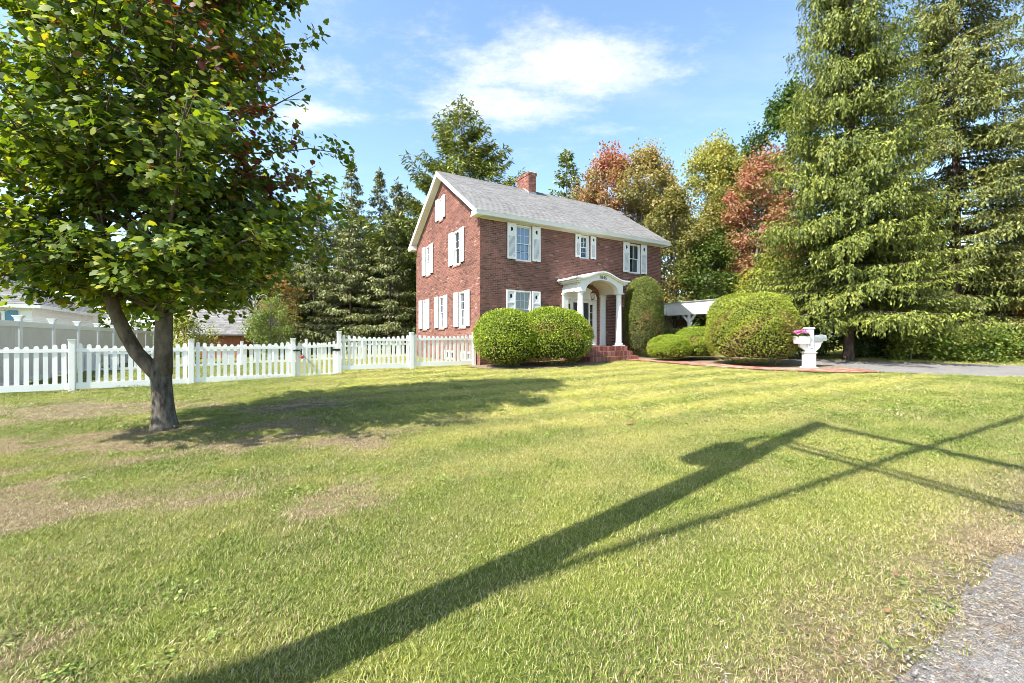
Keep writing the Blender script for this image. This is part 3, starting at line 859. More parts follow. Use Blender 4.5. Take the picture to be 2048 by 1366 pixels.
# the 300 that show largest: whole bricks round the near corner above the shrubs
full = [b for b in fb if b[1] - b[0] > 0.197 and b[2] > 3.2 and b[0] > 0.05]
full.sort(key=lambda b: b[0] + 0.35 * abs(b[2] - 4.2))
single = set(full[:300])
bms = single_brick_meshes(14, 'front', 0.198, 0.0095, 0.0575, M['brick'])
for b in full[:300]:
    link('brick', random.choice(bms), wall_f, ((b[0] + b[1]) / 2, random.uniform(-0.002, 0.001), (b[2] + b[3]) / 2))
mb = MB()
for b in fb:
    if b not in single: brick_stuff(mb, 'front', b)
tag(mb.build('brickwork', M['brick'], wall_f), kind='stuff')
mb = MB()
for b in sb: brick_stuff(mb, 'side', b)
tag(mb.build('brickwork', M['brick'], wall_s), kind='stuff')
# walls on the far sides
mb = MB()
mb.add([(HW, 0, BASE), (HW, HD, BASE), (HW, HD, zs_), (HW, HD / 2, under_roof(HD / 2)), (HW, 0, zs_)], [(0, 1, 2, 3, 4)])
mb.add([(0, HD, BASE), (HW, HD, BASE), (HW, HD, EZ - 0.1), (0, HD, EZ - 0.1)], [(3, 2, 1, 0)])
mb.build('wall', M['brick'], house)
mb = MB()
for b in lay_bricks(HD, zs_, []):
    a0, a1, z0, z1 = b
    mb.add([(HW + 0.009, a0, z0), (HW + 0.009, a1, z0), (HW + 0.009, a1, z1), (HW + 0.009, a0, z1)], [(0, 1, 2, 3)], rnd_brick())
tag(mb.build('brickwork', M['brick'], house), kind='stuff')
MB().box(0.05, HW - 0.05, 0.05, HD - 0.05, 0.9, 1.0).build('floor', M['dark'], house)  # floors and inner walls coloured near-black for the rooms' darkness
MB().box(0.05, HW - 0.05, 0.05, HD - 0.05, 3.85, 3.95).build('floor', M['dark'], house)
MB().box(0.05, HW - 0.05, 2.2, 2.3, 1.0, 6.3).box(0.9, 0.95, 0.1, HD - 0.1, 4.0, 6.3).box(0.9, 0.95, 0.1, HD - 0.1, 1.0, 3.8).build('inner_wall', M['dark'], house)

# ---- windows and shutters
def window(plane, o, cols, rows, curtain=None, sill=True, gl='glass'):
    a0, a1, z0, z1 = o
    mb = MB()
    c = 0.055
    for q in ((a0, a0 + c, z0, z1), (a1 - c, a1, z0, z1), (a0 + c, a1 - c, z1 - c, z1), (a0 + c, a1 - c, z0, z0 + c)):
        pb(mb, plane, q[0], q[1], -0.006, 0.13, q[2], q[3])
    w = mb.build('window', M['white'], house)
    b0, b1, y0, y1 = a0 + c, a1 - c, z0 + c, z1 - c
    mid = (y0 + y1) / 2
    st = 0.032
    for k, (s0, s1, d) in enumerate(((mid - 0.02, y1, 0.05), (y0, mid + 0.02, 0.085))):
        sm = MB()
        for q in ((b0, b0 + st, s0, s1), (b1 - st, b1, s0, s1), (b0 + st, b1 - st, s1 - st, s1), (b0 + st, b1 - st, s0, s0 + st)):
            pb(sm, plane, q[0], q[1], d, d + 0.03, q[2], q[3])
        g0, g1_, h0, h1 = b0 + st, b1 - st, s0 + st, s1 - st
        mw = 0.014
        for i in range(1, cols):
            x = g0 + (g1_ - g0) * i / cols
            pb(sm, plane, x - mw / 2, x + mw / 2, d + 0.006, d + 0.024, h0, h1)
        for j in range(1, rows):
            z = h0 + (h1 - h0) * j / rows
            pb(sm, plane, g0, g1_, d + 0.007, d + 0.023, z - mw / 2, z + mw / 2)
        sm.build('sash', M['white'], w)
        for i in range(cols):
            for j in range(rows):
                x0 = g0 + (g1_ - g0) * i / cols + mw / 2; x1 = g0 + (g1_ - g0) * (i + 1) / cols - mw / 2
                w0 = h0 + (h1 - h0) * j / rows + mw / 2; w1 = h0 + (h1 - h0) * (j + 1) / rows - mw / 2
                t = random.uniform(-0.0015, 0.0015)
                pm = MB()
                if plane == 'front': vs = [(x0, d + 0.014 + t, w0), (x1, d + 0.014 - t, w0), (x1, d + 0.014 - t, w1), (x0, d + 0.014 + t, w1)]
                else: vs = [(d + 0.014 + t, x1, w0), (d + 0.014 - t, x0, w0), (d + 0.014 - t, x0, w1), (d + 0.014 + t, x1, w1)]
                pm.add(vs, [(0, 1, 2, 3)])
                pm.build('pane', M[gl], w)
    if sill:
        sm = MB()
        n = max(3, int((a1 - a0 + 0.1) / 0.105))
        for i in range(n):
            x0 = a0 - 0.05 + (a1 - a0 + 0.1) * i / n
            pb(sm, plane, x0, x0 + (a1 - a0 + 0.1) / n - 0.008, -0.045, 0.02, z0 - 0.075, z0 - 0.008, random.random())
        sm.build('sill', M['sill'], w)
    if curtain:
        cm = MB()
        for (f0, f1) in curtain:
            x0, x1 = a0 + (a1 - a0) * f0, a0 + (a1 - a0) * f1
            n = max(6, int((x1 - x0) / 0.02))
            pts = [(x0 + (x1 - x0) * i / n, 0.24 + 0.018 * math.sin(i * 1.7)) for i in range(n + 1)]
            for (p, q) in zip(pts, pts[1:]):
                if plane == 'front': vs = [(p[0], p[1], z0), (q[0], q[1], z0), (q[0], q[1], z1), (p[0], p[1], z1)]
                else: vs = [(q[1], q[0], z0), (p[1], p[0], z0), (p[1], p[0], z1), (q[1], q[0], z1)]
                cm.add(vs, [(0, 1, 2, 3)])
        cm.build('curtain', M['curtain'], w)
    return w
def shutter(plane, a0, a1, z0, z1, swing=0.0, moon_flip=1, panel=False):
    """louvred shutter with a dark crescent on its top panel"""
    d0, d1 = -0.075, -0.035
    hgt = z1 - z0; wd = a1 - a0
    st = 0.055
    mid = z0 + hgt * 0.66
    mb = MB()
    for q in ((a0, a0 + st, z0, z1), (a1 - st, a1, z0, z1), (a0 + st, a1 - st, z1 - st, z1), (a0 + st, a1 - st, z0, z0 + 0.085), (a0 + st, a1 - st, mid - 0.03, mid + 0.03)):
        pb(mb, plane, q[0], q[1], d0, d1, q[2], q[3])
    pb(mb, plane, a0 + st, a1 - st, d0 + (0.014 if panel else 0.003), d1 - 0.006, mid + 0.03, z1 - st)
    s = mb.build('shutter', M['white'], house)
    lm = MB()
    n = int((mid - 0.03 - z0 - 0.085) / 0.042)
    for i in range(n):
        z = z0 + 0.085 + (mid - 0.03 - z0 - 0.085) * (i + 0.5) / n
        lo, hi = z - 0.021, z + 0.017
        if plane == 'front':
            lm.hexa([(a0 + st, d0 + 0.004, lo), (a1 - st, d0 + 0.004, lo), (a1 - st, d0 + 0.012, lo - 0.002), (a0 + st, d0 + 0.012, lo - 0.002)],
                    [(a0 + st, d1 - 0.012, hi + 0.002), (a1 - st, d1 - 0.012, hi + 0.002), (a1 - st, d1 - 0.004, hi), (a0 + st, d1 - 0.004, hi)])
        else:
            lm.hexa([(d0 + 0.004, a1 - st, lo), (d0 + 0.004, a0 + st, lo), (d0 + 0.012, a0 + st, lo - 0.002), (d0 + 0.012, a1 - st, lo - 0.002)],
                    [(d1 - 0.012, a1 - st, hi + 0.002), (d1 - 0.012, a0 + st, hi + 0.002), (d1 - 0.004, a0 + st, hi), (d1 - 0.004, a1 - st, hi)])
    tag(lm.build('louvre_slats', M['white'], s), kind='stuff')
    if plane == 'front':                                # crescent moon
        r = 0.075 if wd > 0.35 else 0.058
        cx, czz = (a0 + a1) / 2, (mid + 0.03 + z1 - st) / 2 + 0.02
        o_ = [(r * math.cos(t), r * math.sin(t)) for t in np.linspace(-1.9, 1.9, 13)]
        x_ = r * math.cos(1.9)
        i_ = [(x_ + 1.02 * r * math.cos(t), 0.95 * r * math.sin(t)) for t in np.linspace(1.57, -1.57, 11)]
        poly = [(cx + moon_flip * (p[0] - 0.02), czz + p[1] * 1.1) for p in o_ + i_]
        # dark crescent piece stands in for a shaded cut-out
        MB().prism(poly, d0 + (0.0135 if panel else 0.0015), d0 + (0.0135 if panel else 0.0015) + 0.02).build('crescent', M['dark'], s)
    hm = MB()
    for z in (z0 + 0.02,):
        pb(hm, plane, (a0 + a1) / 2 - 0.012, (a0 + a1) / 2 + 0.012, d0 - 0.012, 0.0, z - 0.05, z - 0.004)
    hm.build('shutter_dog', M['black'], s)
    if swing:
        pass
    return s
cur = [(0.0, 0.26), (0.74, 1.0)]
window('front', F_OPEN[0], 3, 2, [(0.0, 0.12), (0.9, 1.0)], gl='glass_skytint')
window('front', F_OPEN[1], 2, 2, None, gl='glass_skytint')
window('front', F_OPEN[2], 2, 1, [(0.0, 0.40), (0.62, 1.0)])
window('front', F_OPEN[3], 3, 2, None)
for q in ((1.19, 1.59, 4.70, 6.135, 1), (2.38, 2.78, 4.70, 6.135, -1), (4.645, 4.945, 5.10, 6.12, 1), (5.53, 5.835, 5.10, 6.12, -1), (7.56, 7.955, 4.68, 6.11, 1), (8.745, 9.147, 4.68, 6.11, -1)):
    shutter('front', *q[:4], moon_flip=q[4])
for q in ((1.16, 1.56, 1.98, 3.465, 1), (2.375, 2.78, 1.98, 3.465, -1)):
    shutter('front', *q[:4], moon_flip=q[4], panel=True)
for i, o in enumerate(S_OPEN):
    window('side', o, 2 if i == 0 else 3, 1 if i == 0 else 2, [(0.0, 1.0)] if i in (1, 3, 4) else [(0.0, 0.45), (0.6, 1.0)])
    w = 0.37 if i == 0 else 0.45
    shutter('side', o[0] - w + 0.01, o[0] + 0.005, o[2] + 0.04, o[3] + 0.005)
    shutter('side', o[1] - 0.005, o[1] + w - 0.02, o[2] + 0.04, o[3] + 0.005)
for o in BASEMENT:
    mb = MB()
    for q in ((o[0], o[0] + 0.06, o[2], o[3]), (o[1] - 0.06, o[1], o[2], o[3]), (o[0] + 0.06, o[1] - 0.06, o[3] - 0.06, o[3]), (o[0] + 0.06, o[1] - 0.06, o[2], o[2] + 0.05), ((o[0] + o[1]) / 2 - 0.12, (o[0] + o[1]) / 2 + 0.12, o[2] + 0.05, o[3] - 0.06)):
        pb(mb, 'side', q[0], q[1], -0.02, 0.1, q[2], q[3])
    w = mb.build('basement_window', M['white'], house)
    m2 = MB(); pb(m2, 'side', o[0] + 0.06, o[1] - 0.06, 0.05, 0.055, o[2] + 0.05, o[3] - 0.06); m2.build('pane', M['glassdark'], w)

# ---- roof
poly = [(-OF, EZ), (HD / 2, RZ), (HD + OF, EZ), (HD + OF, EZ - 0.06), (HD / 2, RZ - 0.07), (-OF, EZ - 0.06)]
roof = MB().prism(poly, -OG, HW + OG, 'yz').build('roof', M['shinglebase'], house)
slen = math.hypot(HD / 2 + OF, RZ - EZ)
ty, tz = (HD / 2 + OF) / slen, (RZ - EZ) / slen        # up the slope
ny, nz = -tz, ty                                        # out of the slope
EXPO, TAB = 0.14, 0.30
def shingle_v(s0, s1, x0, x1, lift):
    def P(s, h): return (-OF + ty * s + ny * h, EZ + tz * s + nz * h)
    a, b, c, d = P(s0, 0.0005), P(s0, 0.009 + lift), P(s1, 0.003), P(s1, 0.0005)
    return [(x0, *a), (x1, *a), (x1, *b), (x0, *b), (x0, *c), (x1, *c)]
SHF = [(0, 1, 2, 3), (3, 2, 5, 4), (0, 3, 4), (1, 5, 2)]
mb = MB(); singles = []
ncourse = int(slen / EXPO)
for j in range(ncourse):
    s0 = -0.02 + j * EXPO; s1 = min(slen - 0.001, s0 + EXPO + 0.02)
    x = -OG - 0.01 - random.uniform(0, TAB)
    while x < HW + OG + 0.01:
        wdt = TAB * random.choice((0.7, 1.0, 1.0, 1.25))
        x0, x1 = max(x, -OG - 0.01), min(x + wdt - 0.004, HW + OG + 0.01)
        if x1 - x0 > 0.04:
            singles.append((s0, s1, x0, x1, random.choice((0, 0, 0.004))))
        x += wdt
singles.sort(key=lambda q: q[2] * 0.5 + q[0])
big = [q for q in singles if q[3] - q[2] > 0.2][:300]
bigset = set(big)
for q in singles:
    if q not in bigset:
        mb.add(shingle_v(*q), SHF, min(1, max(0, random.gauss(0.5, 0.14))))
tag(mb.build('shingles', M['shingle'], roof), kind='stuff')
for q in big:
    m2 = MB(); cx = (q[2] + q[3]) / 2
    key = round(q[3] - q[2], 2)
    m2.add(shingle_v(q[0], q[1], q[2] - cx, q[3] - cx, q[4]), SHF, min(1, max(0, random.gauss(0.5, 0.14))))
    m2.build('shingle', M['shingle'], roof, (cx, 0, 0))
mb = MB()
for i in range(int((HW + 2 * OG) / 0.25)):
    x0 = -OG + i * 0.25
    mb.hexa([(x0, HD / 2 - 0.13, RZ - 0.075), (x0 + 0.27, HD / 2 - 0.13, RZ - 0.085), (x0 + 0.27, HD / 2 + 0.13, RZ - 0.085), (x0, HD / 2 + 0.13, RZ - 0.075)],
            [(x0, HD / 2 - 0.02, RZ + 0.022), (x0 + 0.27, HD / 2 - 0.02, RZ + 0.014), (x0 + 0.27, HD / 2 + 0.02, RZ + 0.014), (x0, HD / 2 + 0.02, RZ + 0.022)], random.random() * 0.3)
mb.build('ridge_cap', M['shingle'], roof)
# eave: fascia with a gutter-like crown, soffit and frieze
mb = MB()
mb.prism([(-OF - 0.03, EZ - 0.015), (-OF + 0.01, EZ - 0.015), (-OF + 0.01, 6.20), (-OF - 0.005, 6.20), (-OF - 0.012, EZ - 0.08)], -OG - 0.02, HW + OG + 0.02, 'yz')
mb.box(-OG - 0.005, HW + OG + 0.005, -OF + 0.01, -OF + 0.03, 6.19, 6.29)
bevel(mb.build('fascia', M['trim'], house), 0.006)
mb = MB()
mb.box(-OG, HW + OG, -OF + 0.03, -0.012, 6.195, 6.215)
mb.box(-0.02, HW + 0.02, -0.035, -0.004, 6.135, 6.195)
mb.box(-0.02, HW + 0.02, -0.06, -0.035, 6.165, 6.196)
mb.build('soffit', M['soffit'], house)
mb = MB()
mb.box(-OG - 0.02, HW + OG + 0.02, HD + OF - 0.01, HD + OF + 0.03, 6.20, EZ - 0.015)
mb.build('fascia', M['trim'], house)
# rake boards and their soffit on both gables
for x0, x1, xs0, xs1 in ((-OG - 0.022, -OG + 0.005, -OG + 0.005, -0.012), (HW + OG - 0.005, HW + OG + 0.022, HW + 0.012, HW + OG - 0.005)):
    for sgn in (0, 1):
        def Y(v): return v if sgn == 0 else HD - v
        e0, e1 = -OF - 0.01, HD / 2
        def zt(v): return EZ + SL * (v + OF) - 0.02
        p = [(Y(e0), zt(e0)), (Y(e1), zt(e1)), (Y(e1), zt(e1) - 0.21), (Y(e0), zt(e0) - 0.17)]
        mb = MB().prism(p, x0, x1, 'yz')
        p2 = [(Y(e0), zt(e0) - 0.0), (Y(e1), zt(e1)), (Y(e1), zt(e1) - 0.05), (Y(e0), zt(e0) - 0.05)]
        mb.prism(p2, x0 - 0.018 if x0 < 0 else x1, x0 if x0 < 0 else x1 + 0.018, 'yz')
        mb.build('rake_board', M['white'], house)
        p = [(Y(e0), zt(e0) - 0.10), (Y(e1), zt(e1) - 0.10), (Y(e1), zt(e1) - 0.125), (Y(e0), zt(e0) - 0.125)]
        mb = MB().prism(p, xs0, xs1, 'yz')
        p = [(Y(0.0), zt(0) - 0.13), (Y(e1), zt(e1) - 0.13), (Y(e1), zt(e1) - 0.19), (Y(0.0), zt(0) - 0.19)]
        mb.prism(p, *((-0.032, -0.012) if x0 < 0 else (HW + 0.012, HW + 0.032)), 'yz')
        mb.build('rake_soffit', M['white'], house)
        # cornice return at the foot of the rake
        y0, y1 = sorted((Y(-OF - 0.005), Y(0.16)))
        xa, xb = (-OG - 0.012, -0.012) if x0 < 0 else (HW + 0.012, HW + OG + 0.012)
        mb = MB().box(xa, xb, y0, y1, 6.185, 6.235)
        mb.box(xa + 0.03 if x0 < 0 else xa, xb if x0 < 0 else xb - 0.03, y0 + 0.02, y1 - 0.02, 6.235, 6.40)
        mb.build('cornice_return', M['white'], house)

# ---- chimney
C0, C1, D0, D1, CT = 4.39, 4.84, 3.30, 4.42, 9.82
mb = MB().box(C0, C1, D0, D1, 8.3, CT + 0.10)
chim = mb.build('chimney', M['mortar'], house)
mb = MB()
def chim_bricks(x0, x1, y0, y1, z0, z1):
    for (plane, length) in (('front', x1 - x0), ('side', y1 - y0)):
        for b in lay_bricks(length, z1, [], None, z0):
            r = random.random()
            if plane == 'front': mb.box(x0 + b[0], x0 + b[1], y0 - 0.008, y0 + 0.02, b[2], b[3], r)
            else: mb.box(x0 - 0.008, x0 + 0.02, y0 + b[0], y0 + b[1], b[2], b[3], r)
        for b in lay_bricks(length, z1, [], None, z0):
            r = random.random()
            if plane == 'front': mb.box(x0 + b[0], x0 + b[1], y1 - 0.02, y1 + 0.008, b[2], b[3], r)
            else: mb.box(x1 - 0.02, x1 + 0.008, y0 + b[0], y0 + b[1], b[2], b[3], r)
chim_bricks(C0, C1, D0, D1, 8.4, CT - 0.05)
tag(mb.build('brickwork', M['chimbrick'], chim), kind='stuff')
mb = MB()
chim_bricks(C0 - 0.03, C1 + 0.03, D0 - 0.03, D1 + 0.03, CT - 0.06, CT + 0.085)
mb.box(C0 - 0.028, C1 + 0.028, D0 - 0.028, D1 + 0.028, CT - 0.055, CT + 0.08, 0.2)
mb.build('corbel', M['chimbrick'], chim)
MB().hexa([(C0 - 0.04, D0 - 0.04, CT + 0.085), (C1 + 0.04, D0 - 0.04, CT + 0.085), (C1 + 0.04, D1 + 0.04, CT + 0.085), (C0 - 0.04, D1 + 0.04, CT + 0.085)],
          [(C0 + 0.06, D0 + 0.06, CT + 0.15), (C1 - 0.06, D0 + 0.06, CT + 0.15), (C1 - 0.06, D1 - 0.06, CT + 0.15), (C0 + 0.06, D1 - 0.06, CT + 0.15)]).build('chimney_crown', M['concrete'], chim)
mb = MB()
zf = EZ + SL * (D0 + OF)
mb.prism([(D0 - 0.07, EZ + SL * (D0 - 0.07 + OF) + 0.014), (HD / 2 + 0.02, RZ + 0.03), (HD / 2 + 0.02, RZ + 0.10), (D0 - 0.012, zf + 0.10)], C0 - 0.016, C0 - 0.009, 'yz')
mb.box(C0 - 0.016, C1 + 0.016, D0 - 0.016, D0 - 0.009, zf - 0.03, zf + 0.09)
mb.build('flashing', M['flashing'], chim)

# ---- portico
PC = 5.16                                             # its middle
por = tag(empty('portico', (0, 0, 0), 0, house))
def ptop(u):
    t = min(1, abs(u - PC) / 1.22)
    return 4.035 + 0.305 * (0.5 + 0.5 * math.cos(math.pi * t))
def parch(u):
    t = min(1, abs(u - PC) / 0.91)
    return 3.50 + 0.48 * math.sqrt(max(0, 1 - t * t))
N = 40
us = [3.96 + (6.36 - 3.96) * i / N for i in range(N + 1)]
us = sorted(us + [PC - 0.91, PC + 0.91])
mb = MB()
for a, b in zip(us, us[1:]):
    mid = (a + b) / 2
    inside = abs(mid - PC) < 0.91
    za, zb = (parch(a), parch(b)) if inside else (3.49, 3.49)
    ta, tb = ptop(a) - 0.1, ptop(b) - 0.1
    y0, y1 = -1.20, -0.98
    vs = [(a, y0, za), (b, y0, zb), (b, y1, zb), (a, y1, za), (a, y0, ta), (b, y0, tb), (b, y1, tb), (a, y1, ta)]
    mb.add(vs, [(3, 2, 1, 0), (4, 5, 6, 7), (0, 1, 5, 4), (2, 3, 7, 6)] + ([(3, 0, 4, 7)] if a == us[0] else []) + ([(1, 2, 6, 5)] if b == us[-1] else []))
mb.build('pediment', M['white'], por)
# archivolt trim
mb = MB()
for k in range(28):
    t0, t1 = math.pi * k / 28, math.pi * (k + 1) / 28
    def A(t, g): return (PC - (0.91 + g) * math.cos(t), 3.50 + (0.48 + g) * math.sin(t))
    p = [A(t0, 0), A(t1, 0), A(t1, 0.05), A(t0, 0.05)]
    mb.add([(q[0], -1.218, q[1]) for q in p] + [(q[0], -1.199, q[1]) for q in p], [(0, 1, 2, 3), (3, 2, 6, 7), (1, 0, 4, 5)])
mb.build('archivolt', M['white'], por)
# barrel ceiling
mb = MB()
for k in range(28):
    t0, t1 = math.pi * k / 28, math.pi * (k + 1) / 28
    p = [(PC - 0.93 * math.cos(t), 3.50 + 0.495 * math.sin(t)) for t in (t0, t1)]
    mb.add([(p[0][0], -1.0, p[0][1]), (p[1][0], -1.0, p[1][1]), (p[1][0], -0.012, p[1][1]), (p[0][0], -0.012, p[0][1])], [(0, 1, 2, 3)])
mb.build('barrel_ceiling', M['soffit'], por)
# side beams and their cornices
for s in (-1, 1):
    xo, xi = PC + s * 1.20, PC + s * 0.93
    a, b = sorted((xo, xi))
    mb = MB().box(a, b, -0.978, -0.012, 3.49, 3.70)
    a2, b2 = sorted((xo - s * 0.03, xi))
    mb.box(a2, b2, -0.978, -0.012, 3.702, 3.92)
    mb.build('beam', M['white'], por)
    a, b = sorted((PC + s * 1.50, PC + s * 1.18))
    mb = MB().box(a, b, -1.30, -0.012, 3.955, 4.03)
    a, b = sorted((PC + s * 1.41, PC + s * 1.18))
    mb.box(a, b, -1.27, -0.012, 3.885, 3.953)
    a, b = sorted((PC + s * 1.32, PC + s * 1.18))
    mb.box(a, b, -1.24, -0.012, 3.83, 3.883)
    mb.build('cornice', M['white'], por)
# curved crown moulding and roof skin
mb = MB(); rm = MB()
us = [3.64 + (6.68 - 3.64) * i / 48 for i in range(49)]
for a, b in zip(us, us[1:]):
    ta, tb = ptop(a), ptop(b)
    for (y0, y1, h0, h1) in ((-1.335, -0.99, -0.055, 0.0), (-1.285, -0.99, -0.105, -0.057)):
        if h0 < -0.06 and not (3.86 < (a + b) / 2 < 6.46):
            continue
        mb.add([(a, y0, ta + h0), (b, y0, tb + h0), (b, y1, tb + h0), (a, y1, ta + h0), (a, y0, ta + h1), (b, y0, tb + h1), (b, y1, tb + h1), (a, y1, ta + h1)],
               [(3, 2, 1, 0), (4, 5, 6, 7), (0, 1, 5, 4), (2, 3, 7, 6)] + ([(3, 0, 4, 7)] if a == us[0] else []) + ([(1, 2, 6, 5)] if b == us[-1] else []))
    rm.add([(a, -1.32, ta + 0.008), (b, -1.32, tb + 0.008), (b, -0.012, tb + 0.02), (a, -0.012, ta + 0.02)], [(0, 1, 2, 3)])
mb.build('crown_moulding', M['white'], por)
rm.build('portico_roof', M['trim'], por)
# columns and pilasters
for s in (-1, 1):
    cx = PC + s * 1.08
    prof = [(0.185, 1.20), (0.185, 1.255), (0.165, 1.26), (0.178, 1.285), (0.165, 1.315), (0.142, 1.33)]
    prof += [(0.142 - 0.032 * (t ** 1.6), 1.34 + 1.98 * t) for t in np.linspace(0, 1, 10)]
    prof += [(0.125, 3.335), (0.125, 3.35), (0.112, 3.36), (0.112, 3.40), (0.14, 3.43), (0.15, 3.445)]
    mb = MB().lathe(prof, cx, -1.07, 24)
    mb.box(cx - 0.165, cx + 0.165, -1.235, -0.905, 3.445, 3.49)
    mb.box(cx - 0.19, cx + 0.19, -1.26, -0.88, 1.2, 1.245)
    o = mb.build('column', M['white'], por); o.data.shade_smooth()
    md = o.modifiers.new('edges', 'EDGE_SPLIT'); md.split_angle = R(35)
    mb = MB().box(cx - 0.14, cx + 0.14, -0.10, -0.01, 1.26, 3.40)
    mb.box(cx - 0.165, cx + 0.165, -0.125, -0.01, 3.40, 3.49).box(cx - 0.16, cx + 0.16, -0.12, -0.01, 1.2, 1.26)
    mb.build('pilaster', M['white'], por)
# house number
cu = bpy.data.curves.new('house_number', 'FONT')
cu.body = '1845'; cu.size = 0.19; cu.align_x = 'CENTER'; cu.extrude = 0.006; cu.space_character = 1.15
to = bpy.data.objects.new('tmp_number', cu); COL.objects.link(to)
bpy.context.view_layer.update()
nm = bpy.data.meshes.new_from_object(to.evaluated_get(bpy.context.evaluated_depsgraph_get()))
bpy.data.objects.remove(to, do_unlink=True)
nm.materials.clear(); nm.materials.append(M['black'])
hn = link('house_number', nm, por, (PC + 0.03, -1.212, 4.035))
hn.rotation_euler = (R(90), R(4), 0)
# ---- entrance: door, sidelights and arched surround
ent = MB()
for q in ((4.20, 4.25), (4.44, 4.60), (5.50, 5.56), (5.73, 5.95)):
    ent.box(q[0], q[1], 0.03, 0.15, 1.2, 3.28)
ent.box(4.20, 5.95, 0.05, 0.14, 3.12, 3.28).box(4.25, 4.44, 0.04, 0.14, 1.2, 1.75).box(5.56, 5.73, 0.04, 0.14, 1.2, 1.75).box(4.25, 4.44, 0.04, 0.14, 3.05, 3.12).box(5.56, 5.73, 0.04, 0.14, 3.05, 3.12)
for z in (2.02, 2.35, 2.68):
    ent.box(4.25, 4.44, 0.06, 0.09, z, z + 0.022).box(5.56, 5.73, 0.06, 0.09, z, z + 0.022)
for q in ((4.53, 4.56), (5.58, 5.60)):
    pass
entr = ent.build('door_surround', M['white'], house)
arc = [(PC - 0.085 - 0.86 * math.cos(t), 3.26 + 0.56 * math.sin(t)) for t in np.linspace(0, math.pi, 25)]
MB().prism(arc, -0.03, -0.012).build('fanlight_panel', M['white'], entr)
mb = MB()
for k in range(34):
    t0, t1 = math.pi * (k + 0.06) / 34, math.pi * (k + 0.94) / 34
    p = [(PC - 0.085 - (0.87 + g) * math.cos(t), 3.26 + (0.57 + g) * math.sin(t)) for t, g in ((t0, 0), (t1, 0), (t1, 0.11), (t0, 0.11))]
    mb.prism(p, -0.028, -0.011, 'xz', random.random())
mb.build('brick_arch', M['brick'], entr)
for (a, b) in ((4.25, 4.44), (5.56, 5.73)):
    for z0, z1 in ((1.75, 2.02), (2.042, 2.35), (2.372, 2.68), (2.702, 3.05)):
        MB().box(a + 0.003, b - 0.003, 0.072, 0.076, z0 + 0.002, z1 - 0.002).build('pane', M['glassdark'], entr)
mb = MB().box(4.60, 5.50, 0.10, 0.15, 1.2, 3.12)
for (x0, x1) in ((4.70, 5.0), (5.1, 5.4)):
    for (z0, z1) in ((1.35, 1.85), (1.98, 2.55), (2.68, 3.02)):
        mb.box(x0, x1, 0.088, 0.0995, z0, z1)
door = bevel(mb.build('front_door', M['door'], house), 0.008)
MB().lathe([(0.0, 0), (0.03, 0.005), (0.034, 0.03), (0.02, 0.05), (0.0, 0.055)], 0, 0, 12).build('door_knob', M['brass'], door, (5.42, 0.06, 2.15))
MB().box(4.15, 6.0, -0.02, 0.2, 1.2, 1.235).build('threshold', M['concrete'], house)
# ---- brick steps
steps = MB()
LV = [(-1.33, 1.195), (-1.65, 0.995), (-1.97, 0.795)]
for y, z in LV:
    steps.box(3.82, 6.48, y + 0.10, -0.011, 0.4, z - 0.055)
st = steps.build('steps', M['mortar'], house)
sms = []
for i in range(8):
    mb = MB().box(-0.0325, 0.0325, 0, 0.205, -0.19, 0, random.random())
    sms.append(mb.mesh('brick', M['stepbrick']))
for y, z in LV:
    n = 36
    for i in range(n):
        o = link('brick', random.choice(sms), st, (3.80 + 0.036 + i * (2.70 / n), y + random.uniform(-0.003, 0.003), z))
mb = MB()
for y, z in LV:
    yy = y + 0.21
    while yy < -0.1:
        for xx in (3.80, 6.30):
            mb.box(xx, xx + 0.2, yy, min(-0.012, yy + 0.065), z - 0.19, z - 0.001, random.random())
        yy += 0.076
for y0 in np.arange(-1.1, -0.05, 0.105):
    for x0 in np.arange(4.01, 6.29, 0.215):
        mb.box(x0, min(6.295, x0 + 0.205), y0, min(-0.02, y0 + 0.095), 1.13, 1.194, random.random())
tag(mb.build('paving_bricks', M['stepbrick'], st), kind='stuff')
# ---- hanging lantern
lx, ly = W2(PC - 0.02, -0.62)
lan = tag(empty('hanging_lantern', (lx, ly, 3.30), YAW), 'small dark bronze lantern hanging under the arched portico ceiling', 'lantern')
MB().tube([(0, 0, 0.26), (0, 0, 0.70)], 0.008, 6).lathe([(0.05, 0.665), (0.05, 0.68), (0.02, 0.69)], 0, 0, 10).build('chain', M['brass'], lan)
mb = MB()
mb.lathe([(0.02, 0.28), (0.03, 0.26), (0.10, 0.20), (0.105, 0.185)], 0, 0, 6).lathe([(0.07, -0.10), (0.075, -0.085), (0.02, -0.075)], 0, 0, 6)
for k in range(6):
    a = 2 * math.pi * k / 6
    mb.tube([(0.07 * math.cos(a), 0.07 * math.sin(a), -0.09), (0.10 * math.cos(a), 0.10 * math.sin(a), 0.19)], 0.007, 5)
mb.build('cage', M['brass'], lan)
MB().lathe([(0.06, -0.075), (0.088, 0.18)], 0, 0, 6).build('lantern_glass', glass('lantern_glass', (0.5, 0.45, 0.35), 0.6), lan)

